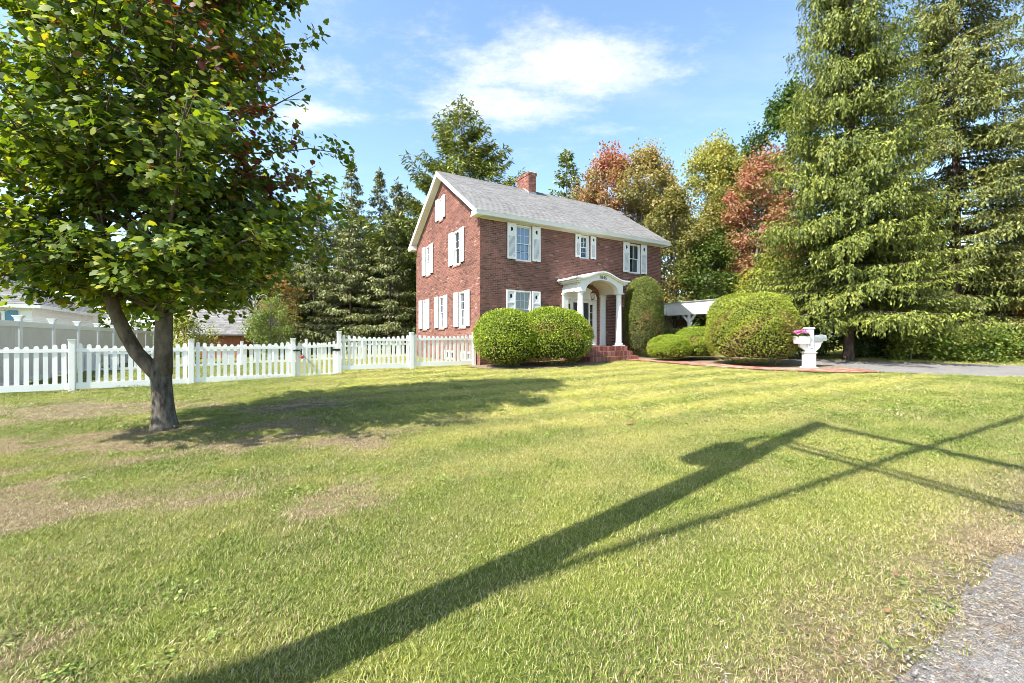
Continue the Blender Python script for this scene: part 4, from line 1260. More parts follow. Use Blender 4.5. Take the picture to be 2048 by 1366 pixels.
# ------------------------------------------------------------ carport and link at the right
cp = tag(empty('carport', (*W2(13.9, 0), 0), YAW), 'flat-roofed white carport with deep fascia and braced post right of the brick house', 'carport')
def cb(*q, m='white', name='roof'):
    return MB().box(*q).build(name, M[m], cp)
cb(0.05, 6.6, -3.0, 7.5, 2.98, 3.62, name='roof', m='trim')
mb = MB().hexa([(0.0, -3.05, 2.90), (0.05, -3.05, 2.90), (0.05, 2.6, 2.90), (0.0, 2.6, 2.90)], [(-0.10, -3.05, 3.60), (0.05, -3.05, 3.60), (0.05, 2.6, 3.60), (-0.10, 2.6, 3.60)])
mb.build('fascia', M['white'], cp)
MB().box(-0.16, 6.7, -3.1, 7.6, 3.625, 3.66).build('roof_edge', M['flashing'], cp)
MB().box(-0.14, 0.05, -3.08, 2.62, 3.60, 3.624).build('drip_edge', M['white'], cp)
cb(-3.66, -0.05, 2.6, 6.0, 2.94, 3.5, name='link_roof', m='trim')
MB().box(-3.68, -0.12, 2.56, 6.05, 3.505, 3.56).build('roof_edge', M['white'], cp)
cb(0.05, 6.6, -3.06, -3.0, 2.90, 3.6, name='fascia')
for v in (1.16, -2.5):
    mb = MB().box(0.06, 0.19, v - 0.065, v + 0.065, 0.55, 2.98)
    for s in (-1, 1):
        mb.hexa([(0.075, v + s * 0.05, 2.42), (0.175, v + s * 0.05, 2.42), (0.175, v + s * 0.05, 2.58), (0.075, v + s * 0.05, 2.58)],
                [(0.075, v + s * 0.42, 2.84), (0.175, v + s * 0.42, 2.84), (0.175, v + s * 0.42, 2.975), (0.075, v + s * 0.42, 2.975)])
    mb.build('post', M['white'], cp)
mb = MB()
for i in range(16):
    z = 0.5 + i * 0.16
    mb.hexa([(-3.6, 5.9, z), (4.9, 5.9, z), (4.9, 6.0, z), (-3.6, 6.0, z)], [(-3.6, 5.925, z + 0.155), (4.9, 5.925, z + 0.155), (4.9, 6.0, z + 0.155), (-3.6, 6.0, z + 0.155)])
mb.build('siding', M['siding'], cp)
mb = MB().box(5.0, 6.3, 5.88, 6.2, 0.5, 2.97)
wl = mb.build('brick_pier', M['mortar'], cp)
mb = MB()
for b in lay_bricks(1.3, 2.95, []): mb.box(5.0 + b[0], 5.0 + b[1], 5.87, 5.90, b[2], b[3], rnd_brick())
tag(mb.build('brickwork', M['brick'], wl), kind='stuff')
MB().box(4.9, 5.0, 5.86, 6.0, 0.5, 2.97).build('corner_board', M['white'], cp)
MB().tube([(3.0, 3.0, 3.6), (3.0, 3.0, 3.95)], 0.05, 10).build('vent_pipe', M['flashing'], cp)
# ------------------------------------------------------------ trees and shrubs
M['maplebark'] = bark('maple_bark', (0.035, 0.03, 0.026), (0.16, 0.14, 0.115), 14, 0.3, 0.8)
M['limbbark'] = bark('limb_bark', (0.07, 0.055, 0.042), (0.17, 0.14, 0.11), 8, 0.5, 0.3)
M['sprucebark'] = bark('spruce_bark', (0.05, 0.035, 0.028), (0.17, 0.12, 0.10), 10, 0.3, 0.6)
M['greybark'] = bark('grey_bark', (0.08, 0.075, 0.07), (0.24, 0.22, 0.20), 10, 0.3, 0.4)
def rand_unit(n):
    return unit(rng.normal(size=(n, 3)))
def branch_mesh(name, paths, m, parent, seg=6):
    mb = MB()
    for pts, rad in paths:
        mb.tube(pts, rad, seg)
    o = mb.build(name, m, parent, smooth=True)
    return o
def curve(p0, p1, sag=0.0, n=5, wob=0.0):
    p0, p1 = np.asarray(p0, float), np.asarray(p1, float)
    t = np.linspace(0, 1, n)[:, None]
    q = p0 + (p1 - p0) * t
    q[:, 2] += sag * np.sin(np.pi * t[:, 0])
    if wob:
        q[1:-1] += rng.normal(0, wob, (n - 2, 3))
    return q

# ---- the maple on the lawn
MX, MY = -5.47, 6.75
MZ = g1(MX, MY)
maple = tag(empty('maple_tree', (MX, MY, MZ)), 'large green maple with a forked trunk standing on the lawn at left', 'tree')
FZ = 0.90
mb = MB()
mb.tube([(0.02, 0, -0.08), (0.02, 0, 0.03), (0.01, 0, 0.12), (0, 0, 0.30), (-0.02, 0, 0.55), (-0.04, 0, 0.80), (-0.03, 0, 1.02), (0.0, 0, 1.2)], [0.23, 0.195, 0.165, 0.145, 0.136, 0.138, 0.132, 0.10], 20)
trunk = mb.build('trunk', M['maplebark'], maple, smooth=True)
dm = trunk.modifiers.new('sub', 'SUBSURF'); dm.levels = 1; dm.render_levels = 1
paths = []
stem = np.array([(-0.01, 0, 0.85), (0.0, 0, 1.3), (0.0, 0.02, 2.0), (-0.06, 0.03, 2.7), (-0.12, 0.05, 3.3), (-0.10, 0.08, 4.3), (-0.05, 0.1, 5.4), (0.0, 0.1, 6.6), (0.05, 0.1, 8.0), (0.05, 0.1, 9.3)])
paths.append((stem, [0.13, 0.118, 0.112, 0.105, 0.095, 0.08, 0.065, 0.045, 0.03, 0.012]))
limb = np.array([(-0.06, 0, 0.80), (-0.20, -0.02, 0.98), (-0.38, -0.05, 1.20), (-0.53, -0.08, 1.50), (-0.66, -0.12, 1.85), (-0.74, -0.15, 2.25), (-0.75, -0.15, 2.75), (-0.85, -0.20, 3.4), (-1.0, -0.3, 4.4), (-1.1, -0.3, 5.6), (-1.15, -0.3, 6.9)])
paths.append((limb, [0.10, 0.108, 0.10, 0.095, 0.09, 0.085, 0.085, 0.075, 0.055, 0.035, 0.014]))
PROF_Z = np.array([1.65, 1.9, 2.3, 3.0, 3.7, 5.0, 6.6, 8.0, 9.2, 9.9]); PROF_R = np.array([1.5, 2.15, 2.5, 2.8, 2.85, 2.65, 2.25, 1.65, 0.8, 0.15])
def spine_pt(z):
    if random.random() < 0.4 and 2.0 < z < 6.5:
        return np.array([np.interp(z, limb[:, 2], limb[:, k]) for k in range(3)]), np.interp(z, limb[:, 2], [0.12, 0.125, 0.115, 0.105, 0.10, 0.095, 0.085, 0.075, 0.055, 0.035, 0.014])
    return np.array([np.interp(z, stem[:, 2], stem[:, k]) for k in range(3)]), np.interp(z, stem[:, 2], paths[0][1])
tips = []
for i in range(270):                                    # boughs
    zt = 1.95 + 7.7 * rng.uniform() ** 1.2
    r_max = np.interp(zt, PROF_Z, PROF_R)
    az = rng.uniform(0, 2 * math.pi)
    r_ = r_max * rng.uniform(0.5, 1.0) * (0.80 + 0.42 * float(vnoise(az * 1.6, zt * 0.9, 77)))
    end = np.array([r_ * math.cos(az), r_ * math.sin(az), zt])
    zs0 = max(1.75 + rng.uniform(0, 0.9), zt - r_ * rng.uniform(0.35, 0.75))
    st0, rad0 = spine_pt(zs0)
    pth = curve(st0, end, 0.10 * r_, 6, 0.04)
    rb = min(rad0 * 0.4, 0.008 + 0.009 * r_)
    paths.append((pth, np.linspace(rb, 0.005, 6)))
    for k in range(int(5 + 4 * r_)):                    # twigs off the bough
        t = rng.uniform(0.25, 1.0)
        base = np.array([np.interp(t, np.linspace(0, 1, 6), pth[:, c]) for c in range(3)])
        d = unit(rng.normal(size=3) * np.array([1, 1, 0.45]) + 0.6 * unit(end - st0) + np.array([0, 0, 0.12]))
        ln = rng.uniform(0.3, 0.65)
        tip = base + d * ln
        rr = math.hypot(tip[0], tip[1]); lim = np.interp(tip[2], PROF_Z, PROF_R) * (0.92 + 0.22 * float(vnoise(math.atan2(tip[1], tip[0]) * 2.5, tip[2] * 1.7, 78)))
        if rr > lim: tip[:2] *= lim / rr
        if tip[2] < 1.72: tip[2] = 1.72 + rng.uniform(0, 0.3)
        tips.append((base, tip))
        if k % 2 == 0: paths.append((np.array([base, (base + tip) / 2 + [0, 0, 0.02], tip]), [0.007, 0.005, 0.003]))
for (az, el, z0, ln) in ((2.7, 0.9, 3.4, 2.2), (4.4, 1.0, 3.2, 2.4), (1.2, 0.9, 3.2, 2.4), (0.2, 0.8, 3.0, 2.0)):
    s0, _ = spine_pt(z0)
    e = s0 + ln * np.array([math.cos(az) * math.cos(el), math.sin(az) * math.cos(el), math.sin(el)])
    paths.append((curve(s0, e, 0.1, 7, 0.03), np.linspace(0.032, 0.012, 7)))
branch_mesh('branches', paths, M['limbbark'], maple, 7)
LP, LD, LN_, LR = [], [], [], []
for base, tip in tips:
    k = rng.integers(13, 20)
    t = rng.uniform(0.1, 1.05, k)
    P = base + (tip - base) * t[:, None] + rng.normal(0, 0.07, (k, 3))
    outw = P * [1, 1, 0]; outw = outw / (np.linalg.norm(outw, axis=1)[:, None] + 1e-6)
    D = unit(0.7 * outw + rng.normal(0, 0.6, (k, 3)) + [0, 0, -0.5])
    Nn = unit(np.array([0, 0, 0.9]) + 0.45 * outw + rng.normal(0, 0.38, (k, 3)))
    LP.append(P); LD.append(D); LN_.append(Nn)
    red = 0.0
    hz_ = P[:, 2]
    r = np.clip(rng.normal(0.40, 0.20, k), 0, 0.78)
    # the upper right of the crown has started to turn
    side = P[:, 0] * 0.75 - P[:, 1] * 0.3
    turn = (fbm(np.full(k, tip[0] * 0.8 + 4), np.full(k, tip[2] * 0.8 + tip[1]), 71, 2) > 0.66) & (hz_ > 3.6) & (side > 0.1)
    r = np.where(turn & (rng.uniform(size=k) < 0.75), rng.uniform(0.86, 1.0, k), r)
    r = np.where(rng.uniform(size=k) < 0.015, rng.uniform(0.8, 0.95, k), r)
    LR.append(r)
LP, LD, LN_, LR = map(np.concatenate, (LP, LD, LN_, LR))
LS = rng.uniform(0.06, 0.125, len(LP))
M['mapleleaf'] = foliage('maple_leaf', [(0.0, (0.025, 0.06, 0.012)), (0.35, (0.085, 0.135, 0.02)), (0.6, (0.16, 0.205, 0.028)), (0.78, (0.30, 0.31, 0.045)), (0.84, (0.24, 0.17, 0.035)), (0.88, (0.15, 0.055, 0.03)), (1.0, (0.10, 0.03, 0.03))], 0.40, 0.5, 0.2, (2.1, 2.0, 0.5))
# the 300 leaves that show largest are single objects, the rest one mass
dist = np.linalg.norm(LP + [MX, MY, MZ] - np.array([0, 0, 1.5]), axis=1)
inview = (np.abs((LP[:, 0] + MX) / (LP[:, 1] + MY)) < 1.17) & ((LP[:, 2] + MZ - 1.5) / (LP[:, 1] + MY) < 0.77)
score = np.where(inview, LS / dist, 0)
order = np.argsort(-score)
one, rest = order[:300], order[300:]
me = leaves('foliage', LP[rest], LD[rest], LN_[rest], LS[rest], LS[rest] * 1.05, M['mapleleaf'], LR[rest], 'maple_low')
crown = tag(link('crown', me, maple), kind='stuff')
proto = {}
for i in one:
    key = int(LR[i] * 12)
    if key not in proto:
        proto[key] = leaves('leaf', np.zeros((1, 3)), np.array([[1., 0, 0]]), np.array([[0., 0, 1]]), 1.0, 1.05, M['mapleleaf'], [LR[i]], 'maple')
    o = link('leaf', proto[key], crown)
    D = Vector(LD[i]); Nv = Vector(LN_[i]); S = D.cross(Nv).normalized(); Nv = S.cross(D)
    # template: x along D, y along S, z along N
    mt = Matrix((( D.x, -S.x, Nv.x, LP[i][0]), (D.y, -S.y, Nv.y, LP[i][1]), (D.z, -S.z, Nv.z, LP[i][2]), (0, 0, 0, 1)))
    o.matrix_local = mt @ Matrix.Scale(float(LS[i]), 4)

# ---- conifers
def conifer(name, label, loc, H, Rb, m_leaf, m_bark, z0=1.0, power=0.8, step=0.42, nb=6, droop=0.25, hang=0.55, sprig=0.16, wid=0.055, lat=0.17, group=None, trunk_r=0.25, tip_up=0.12, gap=0.1, bare=0.0, dens=1.0, lower=1.0, rise=0.0, jit=0.5):
    t = tag(empty(name, loc), label, 'tree', group)
    mb = MB().tube([(0, 0, -0.15), (0, 0, 0.4), (0.02, 0, H * 0.4), (0, 0.02, H * 0.75), (0, 0, H)], [trunk_r * 1.35, trunk_r, trunk_r * 0.7, trunk_r * 0.35, 0.02], 10)
    mb.build('trunk', m_bark, t, smooth=True)
    P, D, Nn, Rn = [], [], [], []
    bm_ = MB()
    z = z0
    while z < H - 0.15:
        f = (z - z0) / (H - z0)
        L0 = Rb * ((1 - f) ** power) * (1 if f > 0.12 else lower + (1 - lower) * f / 0.12) + 0.12
        for k in range(nb + (4 if f < 0.22 else 0)):
            if rng.uniform() < gap: continue
            az = rng.uniform(0, 2 * math.pi)
            L = L0 * rng.uniform(0.72, 1.1)
            zz = z + rng.uniform(-step, step) * jit
            n_ = max(4, int(L / 0.14))
            s_ = np.linspace(0.06, 1, n_)
            dr = np.array([math.cos(az), math.sin(az), 0]); sd_ = np.array([-dr[1], dr[0], 0])
            zoff = rise * L * s_ - droop * L * (s_ ** 1.3) + tip_up * L * s_ ** 4
            path = dr * (s_ * L)[:, None] + np.array([0, 0, 1]) * (zz + zoff)[:, None] + sd_ * (0.05 * L * np.sin(s_ * 3 + az))[:, None]
            if L > 0.5:
                bm_.tube(path[::max(1, n_ // 5)], np.linspace(0.012 + 0.007 * L, 0.004, len(path[::max(1, n_ // 5)])), 4, False)
            tint = rng.uniform(-0.12, 0.12)
            for i in range(n_):
                sfrac = s_[i]
                if sfrac < 0.12 + bare: continue
                ll = min(lat * L * (1.25 - sfrac) + 0.12, 0.9)
                for sg in (-1, 1):
                    # lateral twig: flat fan of sprigs, then hanging ones
                    q = unit(dr * 0.75 + sd_ * sg * rng.uniform(0.6, 1.1) + np.array([0, 0, rng.uniform(-0.25, 0.05)]))
                    m_ = max(2, int(ll / (sprig * 0.55) * dens))
                    tt = (np.arange(m_) + rng.uniform(0, 1, m_)) / m_
                    base = path[i] + q * (tt * ll)[:, None]
                    base[:, 2] -= 0.25 * ll * tt ** 2
                    dd = unit(q * 0.9 + rng.normal(0, 0.35, (m_, 3)) + [0, 0, -0.25 - 0.5 * hang])
                    P.append(base); D.append(dd); Nn.append(unit(rng.normal(0, 0.5, (m_, 3)) + [0, 0, 1.0]))
                    Rn.append(np.clip(rng.normal(0.42 + tint + 0.16 * (sfrac - 0.5), 0.16, m_), 0, 1))
                    if hang > 0 and rng.uniform() < 0.75:
                        hl = hang * rng.uniform(0.35, 1.0) * min(1, L / 1.5)
                        mh = max(2, int(hl / (sprig * 0.42) * dens))
                        th = (np.arange(mh) + rng.uniform(0, 1, mh)) / mh
                        hb = path[i] + q * ll * rng.uniform(0.2, 0.9)
                        base = hb + np.array([0, 0, -1.0]) * (th * hl)[:, None] + rng.normal(0, 0.025, (mh, 3))
                        dd = unit(rng.normal(0, 0.33, (mh, 3)) + [0, 0, -1.0])
                        P.append(base); D.append(dd); Nn.append(rand_unit(mh) * 0.5 + dr * 1.0 + [0, 0, 0.3])
                        Rn.append(np.clip(rng.normal(0.40 + tint, 0.18, mh), 0, 1))
        z += step * (1 - 0.35 * f)
    # leader
    zt = np.linspace(H - 0.8, H + 0.15, 24)
    P.append(np.c_[rng.normal(0, 0.03, 24), rng.normal(0, 0.03, 24), zt]); D.append(unit(rng.normal(0, 0.5, (24, 3)) + [0, 0, 0.5])); Nn.append(rand_unit(24)); Rn.append(rng.uniform(0.3, 0.7, 24))
    tag(bm_.build('branches', m_bark, t), kind='stuff')
    P, D, Nn, Rn = map(np.concatenate, (P, D, Nn, Rn))
    k = len(P)
    me = leaves('crown', P, D, Nn, rng.uniform(0.75, 1.3, k) * sprig, rng.uniform(0.75, 1.3, k) * wid, m_leaf, Rn, 'kite')
    tag(link('crown', me, t), kind='stuff')
    return t
M['spruce'] = foliage('spruce_needles', [(0.0, (0.03, 0.05, 0.012)), (0.35, (0.12, 0.15, 0.026)), (0.65, (0.215, 0.24, 0.042)), (0.9, (0.32, 0.325, 0.065)), (1.0, (0.32, 0.28, 0.10))], 0.15, 0.55, 0.3)
M['spruce2'] = foliage('spruce_needles_grey', [(0.0, (0.035, 0.05, 0.016)), (0.35, (0.13, 0.15, 0.038)), (0.65, (0.235, 0.245, 0.064)), (0.9, (0.33, 0.33, 0.10)), (1.0, (0.32, 0.28, 0.12))], 0.15, 0.55, 0.3)
M['hemlock'] = foliage('hemlock_needles', [(0.0, (0.045, 0.06, 0.024)), (0.4, (0.15, 0.165, 0.062)), (0.75, (0.26, 0.265, 0.115)), (1.0, (0.37, 0.36, 0.19))], 0.12, 0.55, 0.3)
M['pine'] = foliage('pine_needles', [(0.0, (0.045, 0.07, 0.016)), (0.4, (0.14, 0.175, 0.034)), (0.75, (0.25, 0.265, 0.06)), (1.0, (0.36, 0.28, 0.09))], 0.12, 0.5, 0.35)
def at(x, y): return (x, y, g1(x, y) - 0.03)
conifer('spruce_tree', 'tall drooping spruce right of the round yew, behind the mailbox', at(13.3, 17.0), 21.5, 3.5, M['spruce'], M['sprucebark'], 1.9, 0.80, 0.56, 11, 0.20, 0.66, 0.14, 0.055, 0.24, trunk_r=0.18, dens=1.1, gap=0.10, jit=0.42)
conifer('spruce_tree', 'tall grey green spruce at the right edge of the picture', at(19.2, 18.6), 22.5, 3.6, M['spruce2'], M['sprucebark'], 1.9, 0.72, 0.58, 11, 0.16, 0.48, 0.145, 0.057, 0.26, trunk_r=0.18, gap=0.12, dens=1.05, jit=0.42)
conifer('spruce_tree', 'slim spruce with a thin trunk between the two tall spruces', at(16.3, 19.0), 12.0, 2.5, M['spruce2'], M['sprucebark'], 1.7, 0.75, 0.42, 8, 0.2, 0.5, 0.14, 0.052, 0.24, trunk_r=0.13, gap=0.15)
conifer('spruce_tree', 'spruce partly cut off by the right edge of the picture', at(23.6, 18.4), 19.0, 3.3, M['spruce2'], M['sprucebark'], 1.8, 0.8, 0.5, 8, 0.15, 0.5, 0.17, 0.062, 0.22, trunk_r=0.22, gap=0.14, dens=0.75)
# dark hemlocks and spruces behind the yard, left of the house
hem = [(-12.3, 33.0, 14.4, 3.6, 'grey green hemlock with a bare pointed top, leftmost of the three behind the fence'), (-10.6, 34.5, 14.4, 3.0, 'slim hemlock with a feathery top, middle one of the three behind the fence'),
       (-8.7, 32.5, 12.8, 3.2, 'hemlock with a dark pointed top next to the house gable'), (-14.9, 33.0, 12.3, 3.8, 'dark hemlock half hidden by the maple crown'),
       (-11.2, 29.8, 9.6, 3.3, 'low dense hemlock in front of the pointed hemlocks'), (-8.2, 28.8, 8.8, 2.8, 'dense dark hemlock close beside the brick gable'), (-13.9, 30.2, 8.6, 2.7, 'shadowy hemlock behind the light green shrub'),
       (-13.6, 36.5, 12.6, 3.4, 'hemlock filling the gap between the two left pointed tops'), (-9.7, 37.0, 12.2, 3.2, 'hemlock behind the gap left of the house gable'), (-17.0, 35.5, 11.0, 3.4, 'far hemlock seen through the maple crown'), (-7.0, 35.0, 10.6, 2.8, 'hemlock half hidden behind the brick gable')]
for (x, y, h, r, lab) in hem:
    conifer('hemlock_tree', lab, at(x, y), h, r, M['hemlock'], M['sprucebark'], 0.5, 1.0, 0.52, 8, 0.14, 0.22, 0.25, 0.095, 0.26, group='dark conifers behind the yard', trunk_r=0.11, gap=0.2, dens=0.72)
# white pine behind the house
conifer('pine_tree', 'tall white pine rising behind the gable of the house', at(-4.2, 36.0), 20.8, 9.0, M['pine'], M['sprucebark'], 4.5, 0.85, 0.95, 8, -0.02, 0.0, 0.40, 0.11, 0.26, trunk_r=0.3, tip_up=0.22, gap=0.12, bare=0.12, dens=2.3, rise=0.08)
conifer('pine_tree', 'small dark pine top beside the red maple behind the roof', at(5.6, 44.0), 19.5, 2.6, M['pine'], M['sprucebark'], 8.0, 0.6, 0.9, 8, 0.0, 0.0, 0.4, 0.16, 0.3, trunk_r=0.2, tip_up=0.2, gap=0.08, bare=0.1, dens=1.2, rise=0.2)

# ---- broadleaf trees
def broadleaf(name, label, loc, H, Rx, Ry, zlo, stops, nclump=60, per=90, size=0.2, group=None, trunk_r=0.14, lean=0.0, shape=1.0, seed_off=0.0, bark_m='greybark', spread=0.85, hue=None, trans=0.3, ragged=0.35, tmpl='kite', cat='tree'):
    per = int(per * 2.1); size = size * 0.74
    t = tag(empty(name, loc), label, cat, group)
    ml = foliage(name + '_leaf', stops, trans, 0.5, 0.3)
    paths = [(np.array([(0, 0, -0.1), (0.03, 0.02, H * 0.3), (lean * 0.5 - 0.05, 0, H * 0.6), (lean, 0, H * 0.93)]), [trunk_r * 1.2, trunk_r * 0.85, trunk_r * 0.5, 0.02])]
    P, D, Nn, Rn = [], [], [], []
    for i in range(nclump):
        f = rng.uniform() ** 0.8
        zc_ = zlo + (H - zlo) * f
        # radius of the crown at that height: full in the middle, ragged at the top
        rr = (math.sin(math.pi * min(1, max(0.02, (0.12 + 0.86 * f) ** shape)))) ** 0.7
        az = rng.uniform(0, 2 * math.pi); q = math.sqrt(rng.uniform(0.08, 1.0)) * rr * rng.uniform(1 - ragged, 1.0)
        c = np.array([lean * f + Rx * q * math.cos(az), Ry * q * math.sin(az), zc_])
        s0 = np.array([lean * f * 0.6, 0, max(0.3, zc_ - (0.5 + 0.9 * q * Rx))])
        if i % 2 == 0:
            paths.append((curve(s0, c, 0.05, 4, 0.05), np.linspace(min(trunk_r * 0.45, 0.02 + 0.012 * q * Rx), 0.008, 4)))
        cr = spread * rng.uniform(0.6, 1.25)
        k = int(per * rng.uniform(0.6, 1.3))
        pts = c + rand_unit(k) * (rng.uniform(0, 1, k) ** 0.45 * cr)[:, None] * [1, 1, 0.72]
        # a few upward sprays give the outline teeth
        k2 = k // 6
        sp = c + np.c_[rng.normal(0, 0.25, k2), rng.normal(0, 0.25, k2), rng.uniform(0.2, 1.5, k2) * cr]
        pts = np.r_[pts, sp]
        o_ = unit(pts - c + 1e-3)
        P.append(pts); D.append(unit(o_ * 0.5 + rng.normal(0, 0.6, (len(pts), 3)) + [0, 0, -0.2])); Nn.append(unit(o_ * 0.6 + rng.normal(0, 0.5, (len(pts), 3)) + [0, 0, 0.6]))
        base = rng.normal(0.45, 0.13) + (hue(c / [max(Rx, .1), max(Ry, .1), H]) if hue else 0)
        Rn.append(np.clip(base + rng.normal(0, 0.19, len(pts)), 0, 1))
    branch_mesh('trunk', paths, M[bark_m], t, 5)
    P, D, Nn, Rn = map(np.concatenate, (P, D, Nn, Rn))
    sz = rng.uniform(0.7, 1.3, len(P)) * size
    me = leaves('crown', P, D, Nn, sz, sz * 0.72, ml, Rn, tmpl)
    tag(link('crown', me, t), kind='stuff')
    return t
GREEN = [(0.0, (0.02, 0.045, 0.012)), (0.5, (0.06, 0.11, 0.02)), (1.0, (0.14, 0.19, 0.035))]
YELGRN = [(0.0, (0.10, 0.13, 0.03)), (0.4, (0.26, 0.27, 0.07)), (0.75, (0.40, 0.37, 0.11)), (1.0, (0.48, 0.34, 0.13))]
OCHRE = [(0.0, (0.13, 0.145, 0.05)), (0.35, (0.26, 0.24, 0.085)), (0.65, (0.36, 0.27, 0.115)), (0.85, (0.40, 0.24, 0.13)), (1.0, (0.43, 0.21, 0.15))]
RED = [(0.0, (0.18, 0.17, 0.06)), (0.25, (0.28, 0.21, 0.09)), (0.55, (0.36, 0.18, 0.115)), (0.8, (0.40, 0.15, 0.125)), (1.0, (0.42, 0.15, 0.16))]
gb = 'trees turning colour behind the house'
broadleaf('red_maple', 'red and orange maple whose leaning top shows over the roof ridge', at(5.9, 34.0), 14.7, 3.4, 3.0, 6.0, RED, 64, 110, 0.26, gb, 0.16, 1.9, 1.0, hue=lambda p: 0.45 * (p[2] - 0.75) + 0.12 * p[0], spread=0.9)
broadleaf('ochre_tree', 'orange tinged yellow tree right of the red maple over the roof', at(9.5, 33.0), 14.7, 3.5, 3.0, 5.0, OCHRE, 72, 110, 0.25, gb, 0.16, 0.8, 1.0, hue=lambda p: 0.5 * (p[2] - 0.7), spread=0.9)
broadleaf('ochre_tree', 'dull yellow rounded tree just behind the right roof end', at(10.6, 28.0), 9.8, 2.8, 2.5, 2.5, [(0.0, (0.07, 0.08, 0.025)), (0.5, (0.17, 0.165, 0.045)), (1.0, (0.30, 0.20, 0.06))], 66, 110, 0.22, gb, 0.13, 0, 1.0, spread=0.8)
broadleaf('birch_tree', 'tall yellow green tree with the highest crown between the roof and the spruces', at(14.8, 32.5), 15.0, 3.9, 2.8, 4.0, YELGRN, 84, 110, 0.24, gb, 0.16, 0.6, 1.0, hue=lambda p: 0.35 * (p[2] - 0.65), spread=0.85)
broadleaf('red_maple', 'bright red maple overlapping the left edge of the tall spruce', at(15.0, 27.0), 12.0, 2.7, 2.4, 4.2, RED, 52, 100, 0.22, gb, 0.12, 1.2, 1.0, hue=lambda p: 0.16, spread=0.75, ragged=0.3)
broadleaf('green_tree', 'dark green broadleaf tree showing behind the upper left of the tall spruce', at(20.0, 31.0), 18.2, 3.6, 3.2, 6.0, GREEN, 80, 110, 0.28, gb, 0.2, 0, 1.0)
broadleaf('green_tree', 'bushy green tree behind the corner of the house and carport', at(12.3, 26.5), 6.2, 2.8, 2.2, 1.2, [(0.0, (0.03, 0.055, 0.012)), (0.5, (0.085, 0.13, 0.02)), (1.0, (0.20, 0.20, 0.035))], 54, 110, 0.2, gb, 0.1, 0, 1.0)
broadleaf('dogwood_tree', 'low spreading yellow leaved tree over the carport roof', at(14.9, 24.6), 4.9, 3.0, 1.8, 2.6, [(0.0, (0.09, 0.13, 0.02)), (0.5, (0.23, 0.25, 0.035)), (0.85, (0.38, 0.34, 0.045)), (1.0, (0.40, 0.24, 0.06))], 46, 90, 0.2, gb, 0.09, 0, 1.0, spread=0.6)
broadleaf('yellow_shrub', 'orange yellow shrub seen under the carport roof', at(14.0, 27.8), 2.9, 1.9, 1.4, 0.4, [(0.0, (0.18, 0.15, 0.03)), (0.5, (0.40, 0.28, 0.06)), (1.0, (0.50, 0.30, 0.09))], 26, 80, 0.18, None, 0.05, 0, 1.0, cat='shrub')
broadleaf('ochre_tree', 'olive yellow tree filling between the ochre tree and the tallest crown', at(12.0, 35.5), 14.0, 3.4, 2.6, 4.0, OCHRE, 64, 110, 0.26, gb, 0.15, 0.3, 1.0, hue=lambda p: 0.3 * (p[2] - 0.8), spread=0.9)
broadleaf('birch_tree', 'yellow green tree behind the bright red maple', at(18.0, 34.0), 15.0, 3.2, 2.6, 3.5, YELGRN, 64, 110, 0.26, gb, 0.15, 0, 1.0, spread=0.9)
broadleaf('birch_tree', 'olive green tree in front of the tallest crown', at(14.3, 29.5), 10.5, 2.9, 2.4, 2.0, [(0.0, (0.07, 0.085, 0.025)), (0.5, (0.19, 0.19, 0.05)), (1.0, (0.33, 0.26, 0.08))], 64, 110, 0.22, gb, 0.13, 0, 1.0, spread=0.8)
broadleaf('red_maple', 'small red maple low behind the carport', at(15.9, 25.6), 7.2, 1.5, 1.4, 3.0, RED, 26, 90, 0.18, gb, 0.07, 0.3, 1.0, spread=0.6)
for (x, y, h, lab) in ((-9.2, 39.5, 10.5, 'dark tree closing the gap beside the gable behind the hemlocks'), (-12.6, 40.0, 11.0, 'dark tree closing the gap behind the middle hemlock'), (-15.8, 40.0, 11.0, 'dark tree behind the left hemlocks'), (-11.0, 32.0, 7.0, 'dark leafy tree among the lower hemlocks')):
    broadleaf('dark_tree', lab, at(x, y), h, 2.9, 2.2, 0.6, [(0.0, (0.025, 0.04, 0.015)), (0.5, (0.08, 0.10, 0.035)), (1.0, (0.18, 0.19, 0.07))], 40, 60, 0.32, 'dark trees behind the yard', 0.13)
# filler beyond the house and yard
broadleaf('green_tree', 'green and yellow tree right behind the rear corner of the house', at(-6.4, 31.5), 9.5, 2.1, 2.0, 1.5, [(0.0, (0.03, 0.045, 0.012)), (0.5, (0.10, 0.12, 0.022)), (1.0, (0.26, 0.20, 0.04))], 60, 90, 0.2, gb, 0.12)
broadleaf('orange_tree', 'thin tree with orange leaves behind the light green shrub', at(-14.6, 27.0), 5.2, 1.9, 1.6, 1.6, [(0.0, (0.10, 0.08, 0.03)), (0.5, (0.25, 0.16, 0.05)), (1.0, (0.38, 0.18, 0.06))], 26, 60, 0.16, None, 0.07, ragged=0.5, spread=0.6)
broadleaf('light_green_shrub', 'light green upright shrub in the yard beside the small shed', at(-13.0, 23.2), 3.3, 1.3, 1.1, 0.3, [(0.0, (0.06, 0.10, 0.02)), (0.5, (0.17, 0.22, 0.05)), (1.0, (0.30, 0.30, 0.10))], 40, 90, 0.11, None, 0.05, spread=0.5, cat='shrub')
broadleaf('yard_shrub', 'rounded olive shrub behind the fence post, seen beneath the maple', at(-15.6, 20.5), 2.1, 1.3, 1.0, 0.3, YELGRN, 26, 80, 0.12, None, 0.05, spread=0.45, cat='shrub')
